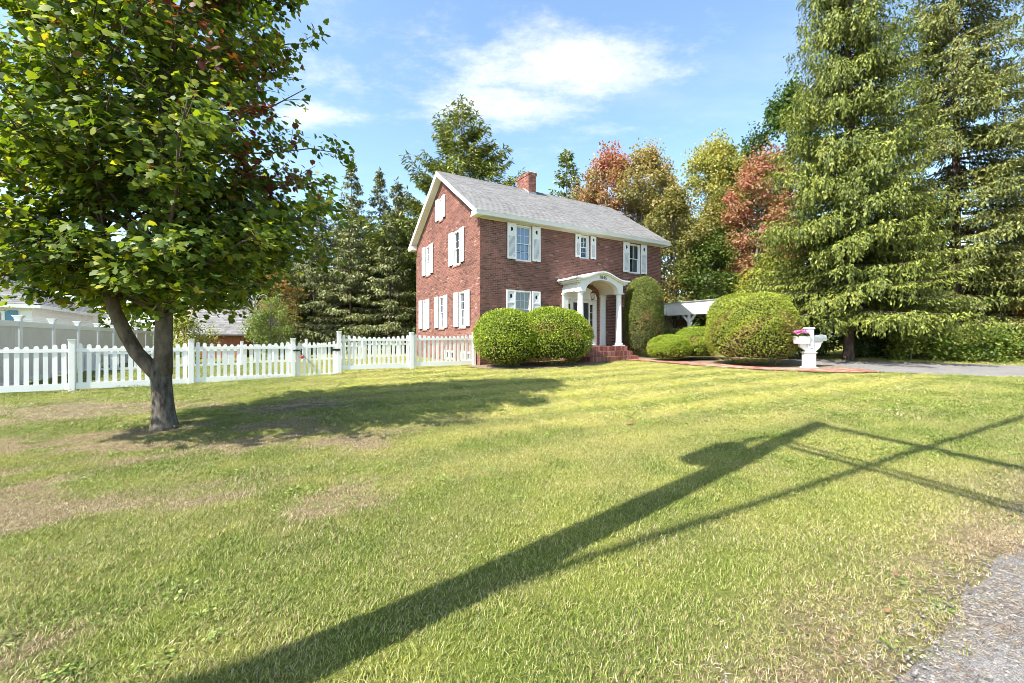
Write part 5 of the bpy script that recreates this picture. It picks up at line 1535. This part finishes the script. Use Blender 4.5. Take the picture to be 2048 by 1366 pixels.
for (x, y, h, lab) in ((-22, 38, 11, 'far green tree behind the shed'), (-28, 40, 12, 'far green tree behind the white neighbouring house'), (-19.5, 34, 9.5, 'green tree behind the shed roof'), (-17.2, 30.5, 6.5, 'low green tree between shed and hemlocks'), (0, 46, 9, 'tree tops hidden behind the middle of the roof'), (24, 40, 12, 'far green tree seen through gaps in the spruces'), (30, 32, 10, 'far green tree at the right edge behind the spruces')):
    broadleaf('distant_tree', lab, at(x, y), h, 3.4, 2.6, 0.8, GREEN if x < 10 else YELGRN, 40, 55, 0.42, 'distant trees', 0.15)
# bare pale branches of a dead shrub in the yard
dead = tag(empty('bare_shrub', at(-15.3, 25.5)), 'bare grey drooping branches above the light green shrub', 'shrub')
pth = []
for i in range(46):
    az = rng.uniform(0, 6.28); L = rng.uniform(0.6, 1.5); h = rng.uniform(2.6, 4.4)
    p0 = np.array([0, 0, h * 0.7]); p2 = np.array([L * math.cos(az), L * math.sin(az), h - rng.uniform(0.6, 1.4)]); p1 = np.array([0.45 * p2[0], 0.45 * p2[1], h])
    tt = np.linspace(0, 1, 6)[:, None]
    pth.append(((1 - tt) ** 2 * p0 + 2 * tt * (1 - tt) * p1 + tt ** 2 * p2, np.linspace(0.022, 0.008, 6)))
pth.append((np.array([(0, 0, 0), (0.05, 0, 1.5), (0, 0, 3.4)]), [0.08, 0.06, 0.03]))
branch_mesh('branches', pth, bark('bare_bark', (0.25, 0.22, 0.21), (0.42, 0.38, 0.36), 8, 0.5, 0.2), dead, 4)

# ---- clipped yews
YEW = [(0.0, (0.04, 0.065, 0.010)), (0.3, (0.13, 0.19, 0.016)), (0.6, (0.25, 0.32, 0.026)), (0.85, (0.38, 0.45, 0.05)), (0.93, (0.30, 0.24, 0.07)), (1.0, (0.22, 0.13, 0.055))]
YEWD = [(0.0, (0.025, 0.04, 0.012)), (0.3, (0.075, 0.10, 0.02)), (0.6, (0.16, 0.19, 0.036)), (0.85, (0.29, 0.31, 0.065)), (0.93, (0.24, 0.18, 0.07)), (1.0, (0.20, 0.12, 0.06))]
YEWY = [(0.0, (0.055, 0.065, 0.012)), (0.3, (0.14, 0.175, 0.022)), (0.6, (0.27, 0.31, 0.038)), (0.85, (0.40, 0.43, 0.065)), (0.93, (0.32, 0.22, 0.075)), (1.0, (0.24, 0.14, 0.06))]
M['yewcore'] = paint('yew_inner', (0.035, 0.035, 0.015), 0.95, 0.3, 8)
def yew(label, x, y, rx, ry, h, stops, n_, e=2.4, top=1.0, brown=0.12, size=0.07, z0=0.05, group='clipped yew shrubs along the house', cap=0.0):
    """rounded clipped shrub: superellipsoid skin of short sprigs over a dark twiggy core"""
    t = tag(empty('yew_shrub', (x, y, g1(x, y)), YAW), label, 'shrub', group)
    def surf(n_):
        d = rand_unit(n_ * 2); d[:, 2] = np.abs(d[:, 2]) * rng.choice([1, 1, 1, 1, -0.55], n_ * 2)
        r = (np.abs(d[:, 0]) ** e + np.abs(d[:, 1]) ** e + np.abs(d[:, 2]) ** e) ** (-1 / e)
        return d[:n_], (d * r[:, None])[:n_]
    n_ = int(n_ * 1.55)
    d, s = surf(n_)
    cz = h * 0.46; hz_ = np.where(s[:, 2] > 0, h - cz, cz - z0)
    lump = 1 + 0.085 * (fbm(s[:, 0] * 1.7 + x * 3, s[:, 1] * 1.7 + s[:, 2] * 2.2, 81, 3) - 0.5) * 2 + np.where(rng.uniform(size=n_) < 0.02, rng.uniform(0.02, 0.07, n_), 0)
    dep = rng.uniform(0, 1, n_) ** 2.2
    k = lump * (1.0 - 0.13 * dep)
    P = np.c_[s[:, 0] * rx * k, s[:, 1] * ry * k, cz + s[:, 2] * hz_ * k]
    nrm = unit(np.c_[d[:, 0] / rx, d[:, 1] / ry, d[:, 2] / (h * 0.5)])
    D = unit(nrm * 0.30 + rng.normal(0, 0.6, (n_, 3)) + [0, 0, 0.30])
    Nn = unit(rng.normal(0, 0.45, (n_, 3)) + nrm * 1.0 + [0, 0, 0.15])
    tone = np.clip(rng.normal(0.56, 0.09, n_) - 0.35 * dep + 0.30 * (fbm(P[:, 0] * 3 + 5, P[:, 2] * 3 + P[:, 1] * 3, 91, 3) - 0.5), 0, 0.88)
    br = (fbm(P[:, 0] * 1.6 + x, P[:, 2] * 1.6 + P[:, 1] * 1.6, 95, 3) > 0.60) & (rng.uniform(size=n_) < brown * 4) & (P[:, 2] < h * 0.72)
    tone = np.where(br | (rng.uniform(size=n_) < brown * 0.12), rng.uniform(0.9, 1.0, n_), tone)
    sz = rng.uniform(0.7, 1.35, n_) * size * 0.92
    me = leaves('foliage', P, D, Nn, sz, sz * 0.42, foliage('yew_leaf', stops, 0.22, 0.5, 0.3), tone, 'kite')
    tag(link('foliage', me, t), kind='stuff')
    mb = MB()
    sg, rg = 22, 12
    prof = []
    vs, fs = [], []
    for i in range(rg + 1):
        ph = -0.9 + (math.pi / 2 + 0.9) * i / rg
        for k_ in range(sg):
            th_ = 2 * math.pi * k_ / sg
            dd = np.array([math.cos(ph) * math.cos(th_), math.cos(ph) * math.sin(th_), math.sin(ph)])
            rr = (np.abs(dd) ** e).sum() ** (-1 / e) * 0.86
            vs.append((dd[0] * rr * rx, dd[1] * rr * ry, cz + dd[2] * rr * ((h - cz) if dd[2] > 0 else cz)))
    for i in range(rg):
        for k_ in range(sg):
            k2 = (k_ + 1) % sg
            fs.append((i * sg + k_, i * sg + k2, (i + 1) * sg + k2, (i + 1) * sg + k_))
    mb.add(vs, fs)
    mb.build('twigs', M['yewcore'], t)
    return t
yew('left one of two merged bright green domed yews under the front window', -0.15, 15.75, 1.25, 1.15, 2.08, YEW, 15000, 2.2)
yew('right one of two merged bright green domed yews, beside the brick steps', 1.55, 16.25, 1.55, 1.2, 2.18, YEW, 18000, 2.2)
yew('tall narrow dark yew trimmed as a column right of the portico', 5.92, 19.35, 0.78, 0.74, 3.62, YEWD, 20000, 2.9, brown=0.16)
yew('small low rounded yew in front of the column shaped yew', 6.4, 17.5, 0.88, 0.8, 1.06, YEW, 8000, 2.2)
yew('low bright yew half hidden behind the big round yew', 7.75, 17.9, 0.95, 0.85, 1.35, YEW, 8000, 2.5)
yew('big round yellow green yew between the walk and the carport', 8.62, 15.5, 1.42, 1.40, 2.6, YEWY, 26000, 2.6, brown=0.13)
yew('dark low yew in shade at the right foot of the house', 7.6, 20.6, 0.8, 0.6, 1.25, YEWD, 5000, 2.4)

# far-off wood closing the view, one mass
def wood(name, label, pts, stops, size):
    P, Rn = [], []
    for (x, y, h, r, k) in pts:
        c = np.array([x, y, g1(x, y) + h * 0.5])
        q = rand_unit(k) * (rng.uniform(0, 1, k) ** 0.35)[:, None] * [r, r, h * 0.55]
        P.append(c + q); Rn.append(np.clip(rng.normal(rng.normal(0.45, 0.15), 0.15, k), 0, 1))
    P, Rn = np.concatenate(P), np.concatenate(Rn); k = len(P)
    me = leaves(name, P, rand_unit(k), rand_unit(k) + [0, -0.4, 0.6], rng.uniform(0.7, 1.4, k) * size, rng.uniform(0.7, 1.4, k) * size * 0.9, foliage(name, stops, 0.2), Rn, 'kite')
    return tag(link(name, me), label, kind='stuff')
pts = []
for a in np.linspace(-62, 66, 70):
    d = rng.uniform(50, 62)
    pts.append((d * math.sin(R(a)), d * math.cos(R(a)), rng.uniform(6, 10), rng.uniform(2.2, 3.4), 260))
wood('distant_wood', 'far green wood closing the view behind house and yard', pts, GREEN[:1] + [(0.5, (0.10, 0.14, 0.03)), (1.0, (0.24, 0.23, 0.06))], 0.55)

# ---- undergrowth below the spruces
def thicket(label, pts, hmax, stops, per, size, group='undergrowth below the spruces'):
    for i, (x, y) in enumerate(pts):
        h = hmax * rng.uniform(0.75, 1.15)
        broadleaf('understory_shrub', label[i], at(x, y), h, 1.15, 0.8, 0.12, stops, 22, per, size, group, 0.03, 0, 1.0, spread=0.42, ragged=0.3, cat='shrub')
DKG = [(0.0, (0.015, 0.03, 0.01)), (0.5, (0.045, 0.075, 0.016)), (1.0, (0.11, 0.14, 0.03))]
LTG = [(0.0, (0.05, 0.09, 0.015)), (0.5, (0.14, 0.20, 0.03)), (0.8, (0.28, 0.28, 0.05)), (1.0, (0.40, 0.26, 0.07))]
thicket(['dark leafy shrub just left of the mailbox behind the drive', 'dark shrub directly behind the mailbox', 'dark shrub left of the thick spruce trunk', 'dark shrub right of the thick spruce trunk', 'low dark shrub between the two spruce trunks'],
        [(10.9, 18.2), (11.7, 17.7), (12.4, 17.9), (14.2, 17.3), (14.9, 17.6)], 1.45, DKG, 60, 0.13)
thicket(['light green shrub where the yellowing undergrowth begins', 'bright green shrub along the far edge of the drive', 'green shrub with a few yellow leaves beside the drive', 'yellow green shrub in the middle of the right undergrowth', 'yellowing shrub below the right spruce', 'yellow and orange tinged shrub near the right edge', 'last yellow green shrub at the right edge of the picture'],
        [(15.3, 16.5), (16.4, 16.2), (17.5, 15.9), (18.5, 15.6), (19.4, 15.6), (20.3, 15.4), (21.6, 15.6)], 1.15, LTG, 70, 0.12)
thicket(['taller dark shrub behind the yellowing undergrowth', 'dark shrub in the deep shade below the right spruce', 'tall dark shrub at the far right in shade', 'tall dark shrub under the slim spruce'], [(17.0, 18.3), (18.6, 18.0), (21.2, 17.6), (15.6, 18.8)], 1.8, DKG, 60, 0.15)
broadleaf('orange_shrub', 'small shrub with orange leaves under the right spruce branches', at(20.6, 17.0), 2.2, 0.9, 0.7, 1.0, [(0.0, (0.2, 0.13, 0.03)), (0.5, (0.45, 0.24, 0.04)), (1.0, (0.55, 0.32, 0.07))], 14, 60, 0.13, None, 0.03, spread=0.4, cat='shrub')
# ------------------------------------------------------------ picket fence and gate
def picket_mesh(w, t, z0, z1, m='vinyl'):
    r = w / 2
    poly = [(-r, z0), (r, z0)] + [(r * math.cos(a), z1 - r + r * math.sin(a)) for a in np.linspace(0, math.pi, 9)]
    return MB().prism(poly, -t / 2, t / 2).mesh('picket', M[m])
FV = 0.30
def post(parent, x, z0, z1, w=0.127, cap=True):
    o = bevel(MB().box(x - w / 2, x + w / 2, -w / 2, w / 2, z0, z1).build('post', M['vinyl'], parent), 0.008)
    if cap:
        c = w / 2 + 0.011
        bevel(MB().hexa([(x - c, -c, z1), (x + c, -c, z1), (x + c, c, z1), (x - c, c, z1)], [(x - c, -c, z1 + 0.02), (x + c, -c, z1 + 0.02), (x + c, c, z1 + 0.02), (x - c, c, z1 + 0.02)]).build('post_cap', M['vinyl'], o), 0.004)
    return o
def panel(parent, xa, xb, base, hi=1.225, dip=0.085, pitch=0.165, pw=0.089, top=1.0, bot=(0.055, 0.215), slope=0.0):
    """base: height of the foot of the panel; pickets dip in a shallow curve"""
    def rail(z0, z1, t):
        MB().hexa([(xa, -t, base + z0), (xb, -t, base + z0 + slope), (xb, t, base + z0 + slope), (xa, t, base + z0)],
                  [(xa, -t, base + z1), (xb, -t, base + z1 + slope), (xb, t, base + z1 + slope), (xa, t, base + z1)]).build('rail', M['vinyl'], parent)
    rail(top, top + 0.085, 0.026)
    rail(bot[0], bot[1], 0.025)
    n = max(2, int(round((xb - xa) / pitch)))
    for i in range(n):
        x = xa + (xb - xa) * (i + 0.5) / n
        f = (x - xa) / (xb - xa)
        h = hi - dip * math.sin(math.pi * f) ** 0.9 + random.uniform(-0.003, 0.003)
        z = base + slope * f
        link('picket', picket_mesh(pw, 0.02, z + bot[1] - 0.01, z + h), parent, (x, random.uniform(-0.002, 0.002), 0)).rotation_euler = (random.gauss(0, 0.003), random.gauss(0, 0.003), random.gauss(0, 0.03))
def fence(label, us, tops, bases, group):
    f = tag(empty('picket_fence', (*W2(us[0], FV), 0), YAW), label, 'fence', group)
    for u, t in zip(us, tops):
        post(f, u - us[0], g1(*W2(u, FV)) - 0.1, t)
    for a, b, z in zip(us, us[1:], bases):
        panel(f, a - us[0] + 0.064, b - us[0] - 0.064, z)
    return f
fence('white picket fence left of the gate, behind the maple trunk', [-13.82, -11.38, -8.95, -6.386], [1.46, 1.465, 1.485, 1.50], [0.165, 0.175, 0.20], 'front picket fences')
fence('white picket fence from the gate to the house corner', [-5.03, -2.59, -0.11], [1.735, 1.725, 1.73], [0.43, 0.455], 'front picket fences')
gate = tag(empty('picket_gate', (*W2(-6.30, FV), 0), YAW), 'white picket gate with black hinges between the two fence runs', 'gate')
panel(gate, 0.015, 1.185, 0.20, 1.205, 0.06, 0.147, 0.075, 1.0, (0.065, 0.155), 0.05)
for x in (0.035, 1.165):
    MB().box(x - 0.03, x + 0.03, -0.03, 0.03, 0.255, 1.275).build('stile', M['vinyl'], gate)
for z in (0.335, 1.15):
    MB().box(1.06, 1.19, -0.052, -0.034, z - 0.032, z + 0.032).box(1.19, 1.29, -0.082, -0.066, z - 0.032, z + 0.032).tube([(1.195, -0.07, z - 0.04), (1.195, -0.07, z + 0.04)], 0.018, 8).build('hinge', M['black'], gate)
MB().box(-0.09, 0.10, -0.085, -0.035, 1.12, 1.165).tube([(0.02, -0.10, 1.10), (0.02, -0.10, 1.19)], 0.012, 8).build('latch', M['black'], gate)
MB().tube([(0.11, -0.04, 1.12), (0.20, -0.045, 0.98), (0.52, -0.04, 0.62)], 0.006, 5).build('spring_cable', M['black'], gate)
MB().lathe([(0.0, -0.05), (0.04, -0.04), (0.052, 0), (0.04, 0.04), (0.0, 0.05)], 0, 0, 12).build('cable_weight', paint('red_plastic', (0.45, 0.03, 0.04), 0.4, 0.1), gate, (0.16, -0.09, 0.93))
# fence across the back of the yard
bf = tag(empty('picket_fence', (*W2(-13.0, 7.5), 0), YAW), 'low white picket fence far back in the yard, seen through the front fence', 'fence')
for k in range(6):
    x0 = k * 2.56
    zb = g1(*W2(-13.0 + x0, 7.5)) + 0.04
    post(bf, x0, zb - 0.1, zb + 1.0, 0.11)
    panel(bf, x0 + 0.055, x0 + 2.505, zb + 0.0, 0.90, 0.05, 0.17, 0.085, 0.66, (0.05, 0.14))
# ------------------------------------------------------------ tall privacy fence on the left boundary
pf = tag(empty('privacy_fence', (*W2(-13.3, 0.9), 0), YAW), 'tall pale vinyl privacy fence with capped posts at the left boundary', 'fence')
M['greyvinyl'] = paint('grey_vinyl', (0.62, 0.60, 0.59), 0.4, 0.03, 2)
for k in range(11):
    y = k * 2.44
    z0 = g1(*W2(-13.3, 0.9 + y)); zt = 2.02
    o = bevel(MB().box(-0.065, 0.065, y - 0.065, y + 0.065, z0 - 0.1, zt + 0.06).build('post', M['vinyl'], pf), 0.006)
    MB().box(-0.075, 0.075, y - 0.075, y + 0.075, zt + 0.062, zt + 0.085).hexa([(-0.07, y - 0.07, zt + 0.085), (0.07, y - 0.07, zt + 0.085), (0.07, y + 0.07, zt + 0.085), (-0.07, y + 0.07, zt + 0.085)], [(-0.11, y - 0.11, zt + 0.15), (0.11, y - 0.11, zt + 0.15), (0.11, y + 0.11, zt + 0.15), (-0.11, y + 0.11, zt + 0.15)]).box(-0.115, 0.115, y - 0.115, y + 0.115, zt + 0.15, zt + 0.17).build('post_cap', M['vinyl'], o)
    if k < 10:
        for (a, b) in ((z0 + 0.05, z0 + 0.19), (zt - 0.16, zt)):
            MB().box(-0.03, 0.03, y + 0.066, y + 2.374, a, b).build('rail', M['vinyl'], pf)
        nb = 14
        for i in range(nb):
            ya = y + 0.07 + i * (2.30 / nb)
            MB().box(-0.012, 0.012, ya + 0.002, ya + 2.30 / nb - 0.003, z0 + 0.191, zt - 0.161).build('board', M['greyvinyl'], pf)
# ------------------------------------------------------------ neighbouring white house
nbh = tag(empty('white_house', (*W2(-15.4, 11.0), 0), YAW), 'low white neighbouring house with grey hip roof behind the privacy fence', 'house')
mb = MB()
for i in range(22):
    z = 0.1 + i * 0.128
    mb.hexa([(-11, -0.02, z), (0.02, -0.02, z), (0.02, 9, z), (-11, 9, z)], [(-11, -0.004, z + 0.125), (0.004, -0.004, z + 0.125), (0.004, 9, z + 0.125), (-11, 9, z + 0.125)])
mb.build('wall', M['white'], nbh)
hz0, hz1 = 2.94, 5.7
e = 0.35
A = [(-11 - e, -e, hz0), (e, -e, hz0), (e, 9 + e, hz0), (-11 - e, 9 + e, hz0)]; T = [(-6.6, 4.5, hz1), (-4.4, 4.5, hz1)]
nr = MB().add(A + T, [(0, 1, 5, 4), (1, 2, 5), (2, 3, 4, 5), (3, 0, 4), (3, 2, 1, 0)]).build('roof', M['shinglebase'], nbh)
mb = MB()
for j in range(30):                                    # shingle courses on the two slopes in view
    t0, t1 = j / 30, (j + 1.1) / 30
    if t1 > 1: t1 = 1
    def lerp(a, b, t): return np.array(a) * (1 - t) + np.array(b) * t
    for (a, b, c, d) in ((A[0], A[1], T[1], T[0]), (A[1], A[2], T[1], T[1])):
        L0, R0, L1, R1 = lerp(a, d, t0), lerp(b, c, t0), lerp(a, d, t1), lerp(b, c, t1)
        nn = max(1, int(np.linalg.norm(R0 - L0) / 0.32)); off = random.uniform(0, 0.5)
        for i in range(nn):
            s0, s1 = i / nn, (i + 0.97) / nn
            q = [lerp(L0, R0, s0) + [0, 0, 0.012], lerp(L0, R0, s1) + [0, 0, 0.012], lerp(L1, R1, s1) + [0, 0, 0.003], lerp(L1, R1, s0) + [0, 0, 0.003]]
            mb.add(q, [(0, 1, 2, 3)], min(1, max(0, random.gauss(0.5, 0.25))))
tag(mb.build('shingles', M['shingle'], nr), kind='stuff')
MB().box(-11 - e, e, -e - 0.02, -e, hz0 - 0.16, hz0 - 0.002).box(e, e + 0.02, -e - 0.02, 9 + e, hz0 - 0.16, hz0 - 0.002).build('fascia', M['trim'], nbh)
wf = MB().box(-1.75, -0.75, -0.05, -0.021, 1.55, 2.65).build('window', M['white'], nbh)
MB().box(-1.66, -0.84, -0.055, -0.0505, 1.62, 2.58).build('pane', M['glass'], wf)
for x in (-2.12, -0.74):
    MB().box(x, x + 0.36, -0.06, -0.022, 1.52, 2.68).build('shutter', paint('blue_shutter', (0.10, 0.24, 0.36), 0.5, 0.05), nbh)
# ------------------------------------------------------------ garden shed
sh = tag(empty('garden_shed', (-18.0, 27.0, g1(-18.0, 27.0)), R(8)), 'small red brown shed with grey shingle roof behind the yard', 'shed')
mb = MB()
for i in range(14):
    x0 = -1.6 + i * 3.2 / 14
    mb.box(x0, x0 + 3.2 / 14 - 0.012, -1.1, 1.1, 0.0, 1.55)
mb.build('wall', paint('red_boards', (0.30, 0.10, 0.05), 0.8, 0.15, 4), sh)
mb = MB().prism([(-1.4, 1.42), (0, 3.0), (1.4, 1.42), (1.4, 1.36), (0, 2.92), (-1.4, 1.36)], -1.8, 1.8, 'yz')
rs = mb.build('roof', M['shinglebase'], sh)
mb = MB()
for j in range(15):
    s0, s1 = j / 15, (j + 1.1) / 15
    for i in range(13):
        x0 = -1.8 + (i - 0.5 * (j % 2)) * 0.29
        xa, xb = max(-1.8, x0), min(1.8, x0 + 0.28)
        if xb - xa < 0.03: continue
        mb.add([(xa, -1.42 + 1.4 * s0, 1.425 + 1.58 * s0), (xb, -1.42 + 1.4 * s0, 1.425 + 1.58 * s0), (xb, -1.4 + 1.4 * min(1, s1), 1.422 + 1.58 * min(1, s1)), (xa, -1.4 + 1.4 * min(1, s1), 1.422 + 1.58 * min(1, s1))], [(0, 1, 2, 3)], random.random())
tag(mb.build('shingles', M['shingle'], rs), kind='stuff')
MB().prism([(-1.44, 1.40), (0, 3.02), (1.44, 1.40), (1.44, 1.28), (0, 2.88), (-1.44, 1.28)], -1.84, -1.80, 'yz').build('rake_board', paint('orange_trim', (0.42, 0.13, 0.05), 0.7, 0.1), sh)
# ------------------------------------------------------------ mailbox by the drive
bxm, bym = 9.84, 14.25
mbx = tag(empty('mailbox_post', (bxm, bym, g1(bxm, bym)), R(4)), 'white mailbox post with bracket, planter and grey mailbox beside the drive', 'mailbox')
mb = MB().box(-0.18, 0.18, -0.18, 0.18, 0, 0.05).box(-0.14, 0.14, -0.14, 0.14, 0.05, 0.50).box(-0.165, 0.165, -0.165, 0.165, 0.50, 0.53).box(-0.14, 0.14, -0.14, 0.14, 0.53, 0.56)
bevel(mb.build('base_sleeve', M['white'], mbx), 0.006)
bevel(MB().box(-0.10, 0.10, -0.10, 0.10, 0.56, 1.30).hexa([(-0.13, -0.13, 1.30), (0.13, -0.13, 1.30), (0.13, 0.13, 1.30), (-0.13, 0.13, 1.30)], [(-0.11, -0.11, 1.35), (0.11, -0.11, 1.35), (0.11, 0.11, 1.35), (-0.11, 0.11, 1.35)]).build('post', M['white'], mbx), 0.006)
arc_ = [(0.10, 0.56)] + [(0.10 + 0.30 * math.sin(a), 0.86 - 0.30 * math.cos(a)) for a in np.linspace(0.1, 1.45, 8)] + [(0.46, 0.86), (0.46, 0.90), (0.10, 0.90)]
MB().prism(arc_, -0.045, 0.045).build('bracket', M['white'], mbx)
# mailbox body: arched top, pointing to the right
pr = [(-0.085, 0.902), (0.085, 0.902)] + [(0.085 * math.cos(a), 1.02 + 0.085 * math.sin(a)) for a in np.linspace(0, math.pi, 9)]
bxo = MB().prism(pr, 0.102, 0.56, 'yz').build('mailbox', paint('grey_enamel', (0.22, 0.25, 0.25), 0.4, 0.06), mbx)
MB().box(0.30, 0.42, -0.092, -0.086, 0.98, 1.12).build('flag', paint('flag_grey', (0.30, 0.31, 0.30), 0.5), bxo)
MB().hexa([(-0.42, -0.15, 0.82), (-0.102, -0.15, 0.82), (-0.102, 0.15, 0.82), (-0.42, 0.15, 0.82)], [(-0.48, -0.19, 1.06), (-0.102, -0.19, 1.06), (-0.102, 0.19, 1.06), (-0.48, 0.19, 1.06)]).build('planter_box', M['white'], mbx)
MB().prism([(-0.34, 0.72), (-0.12, 0.58), (-0.102, 0.58), (-0.102, 0.82), (-0.34, 0.82)], -0.04, 0.04, 'xz').build('planter_bracket', M['white'], mbx)
pts = [(0.05 * math.cos(a), 0.73 + 0.055 * math.sin(a) - 0.02) for a in np.linspace(math.pi, 2 * math.pi, 9)]
MB().tube([(-0.05, -0.11, 0.80)] + [(p[0], -0.112, p[1]) for p in pts] + [(0.05, -0.11, 0.80)], 0.007, 6).build('hook', M['black'], mbx)
fx, fy = bxm, bym
fl = tag(empty('flower_plant', (bxm, bym, g1(bxm, bym) + 1.03), R(4)), 'pink chrysanthemums growing in the mailbox planter', 'flowers')
k = 700
P = np.c_[rng.uniform(-0.50, -0.09, k), rng.uniform(-0.20, 0.20, k), rng.uniform(0.0, 0.15, k)]
dm_ = 1 - ((P[:, 0] + 0.29) / 0.22) ** 2 * 0.5 - (P[:, 1] / 0.2) ** 2 * 0.4
P[:, 2] *= np.clip(dm_, 0.2, 1)
tag(link('leaves', leaves('leaves', P, rand_unit(k) + [0, 0, 0.4], rand_unit(k) + [0, 0, 0.6], 0.05, 0.03, foliage('mum_leaf', GREEN, 0.2), rng.uniform(0.3, 1, k), 'kite'), fl), kind='stuff')
k = 420
P = np.c_[rng.uniform(-0.52, -0.08, k), rng.uniform(-0.22, 0.22, k), np.zeros(k)]
P[:, 2] = 0.08 + 0.14 * np.clip(1 - ((P[:, 0] + 0.30) / 0.23) ** 2 * 0.6 - (P[:, 1] / 0.22) ** 2 * 0.5, 0, 1) + rng.normal(0, 0.01, k)
tag(link('blossoms', leaves('blossoms', P, rand_unit(k) * [1, 1, 0.4], rand_unit(k) * 0.6 + [0, -0.3, 0.8], 0.05, 0.05, foliage('mum_pink', [(0, (0.30, 0.05, 0.16)), (0.5, (0.50, 0.10, 0.30)), (1, (0.62, 0.30, 0.48))], 0.2, tboost=(1, 1, 1)), rng.uniform(0, 1, k), 'lobed'), fl), kind='stuff')
# ------------------------------------------------------------ utility pole at the roadside (its shadow falls across the lawn)
PX, PY = -2.14, 1.11
PH = 10.42
up = tag(empty('utility_pole', (PX, PY, g1(PX, PY))), 'wooden roadside utility pole with transformer whose shadow crosses the lawn', 'utility pole')
M['polewood'] = bark('pole_wood', (0.10, 0.075, 0.055), (0.22, 0.17, 0.13), 12, 0.1, 0.4)
MB().tube([(0, 0, -0.3), (0, 0, 0.0), (0, 0, 5), (0, 0, PH)], [0.17, 0.165, 0.145, 0.115], 14).build('pole', M['polewood'], up, smooth=True)
sx_, sy_ = math.sin(R(SUN_AZ)), math.cos(R(SUN_AZ))
lx_, ly_ = -sy_, sx_                                     # to the left of the shadow
tx, ty_t = lx_ * 0.31, ly_ * 0.31
MB().lathe([(0.18, 6.7), (0.20, 6.75), (0.20, 7.7), (0.17, 7.8), (0.05, 7.86)], tx, ty_t, 18).build('transformer', paint('transformer_grey', (0.35, 0.36, 0.36), 0.4), up)
MB().tube([(0, 0, 7.4), (tx, ty_t, 7.4)], 0.06, 6).tube([(0, 0, 7.0), (tx, ty_t, 7.0)], 0.06, 6).build('transformer_bracket', M['black'], up)
MB().tube([(tx + 0.08, ty_t, 7.85), (tx + 0.08, ty_t, 8.15)], 0.045, 8).tube([(tx - 0.1, ty_t, 7.85), (tx - 0.1, ty_t, 8.12)], 0.04, 8).tube([(lx_ * 0.35, ly_ * 0.35, 8.25), (lx_ * 0.2, ly_ * 0.2, 8.75)], 0.05, 8).tube([(0, 0, 8.45), (lx_ * 0.34, ly_ * 0.34, 8.3)], 0.025, 6).build('bushing', paint('porcelain', (0.3, 0.2, 0.16), 0.3), up)
MB().tube([(-sx_ * 0.15, -sy_ * 0.15, 0), (-sx_ * 0.15, -sy_ * 0.15, 7)], 0.03, 8).build('conduit', M['black'], up)
def wire(label, p0, p1, r, sag):
    n_ = 24
    tt = np.linspace(0, 1, n_)
    pts = [(p0[0] + (p1[0] - p0[0]) * t, p0[1] + (p1[1] - p0[1]) * t, p0[2] + (p1[2] - p0[2]) * t - 4 * sag * t * (1 - t)) for t in tt]
    return tag(MB().tube(pts, r, 6).build('overhead_wire', M['black']), label, 'wire', 'overhead wires')
dxw, dyw = 0.34, -0.94
b0 = g1(PX, PY)
for (zz, off, lab, r) in ((PH - 0.05, 0.0, 'topmost wire leaving the utility pole across the road', 0.045), (PH - 0.22, 0.10, 'second wire just under the topmost one across the road', 0.045), (PH - 1.75, 0.0, 'upper one of the two lower wires leaving the pole', 0.036), (PH - 2.0, 0.12, 'lowest wire leaving the utility pole across the road', 0.046)):
    wire(lab, (PX, PY, b0 + zz), (PX + dxw * 34 + off * 8, PY + dyw * 34, b0 + zz - 0.3), r, 0.45)
wire('thick telephone cable strung overhead along the road', (-4.8 - 0.886 * 25, -1.5 - 0.463 * 25, 8.75), (2.63 + 0.886 * 40, 2.4 + 0.463 * 40, 8.75), 0.05, 0.05)
# ------------------------------------------------------------ fallen leaves
lf = [(1.80, 6.70, 0.12, 0.05), (1.28, 6.95, 0.09, 0.1), (1.66, 2.14, 0.05, 1.0), (3.92, 3.38, 0.045, 0.0), (1.52, 1.97, 0.04, 0.4), (2.35, 2.62, 0.04, 0.5), (-3.35, 3.4, 0.05, 0.6), (6.2, 9.6, 0.09, 0.7), (3.2, 9.2, 0.08, 0.5), (2.0, 2.3, 0.035, 0.4), (9.5, 11.2, 0.12, 0.9), (-4.6, 8.1, 0.09, 0.6)]
M['fallen'] = foliage('fallen_leaf', [(0.0, (0.34, 0.11, 0.09)), (0.4, (0.24, 0.11, 0.07)), (0.7, (0.17, 0.10, 0.06)), (1.0, (0.50, 0.28, 0.08))], 0.1)
labs0 = ['pinkish red fallen maple leaf standing out on the mid lawn', 'second pinkish fallen leaf further back on the mid lawn', 'orange fallen leaf lying on the asphalt edge', 'small red fallen leaf at the edge of the asphalt on the right', 'brown fallen leaf at the bottom of the picture by the asphalt']
labs = labs0 + ['dull brown fallen leaf on the straw edge right of the orange one', 'faded leaf lying in the dry grass at the lower left', 'small brown leaf on the lawn right of the pole shadow top', 'small brown leaf on the lawn left of the wire shadows', 'tiny brown leaf on the straw between the orange leaf and the asphalt', 'yellowish leaf on the lawn near the drive', 'brown leaf on the grass just right of the maple trunk']
for i, (x, y, s, c) in enumerate(lf):
    d = unit(np.array([[random.uniform(-1, 1), random.uniform(-1, 1), 0.35]]))
    me = leaves('fallen_leaf', np.zeros((1, 3)), d, np.array([[random.uniform(-.5, .5), random.uniform(-.5, .2), 1.0]]), s * 0.75, s * 0.8, M['fallen'], [c], 'maple')
    o = link('fallen_leaf', me, None, (x, y, g1(x, y) + 0.035))
    tag(o, labs[i], 'leaf', 'fallen leaves')
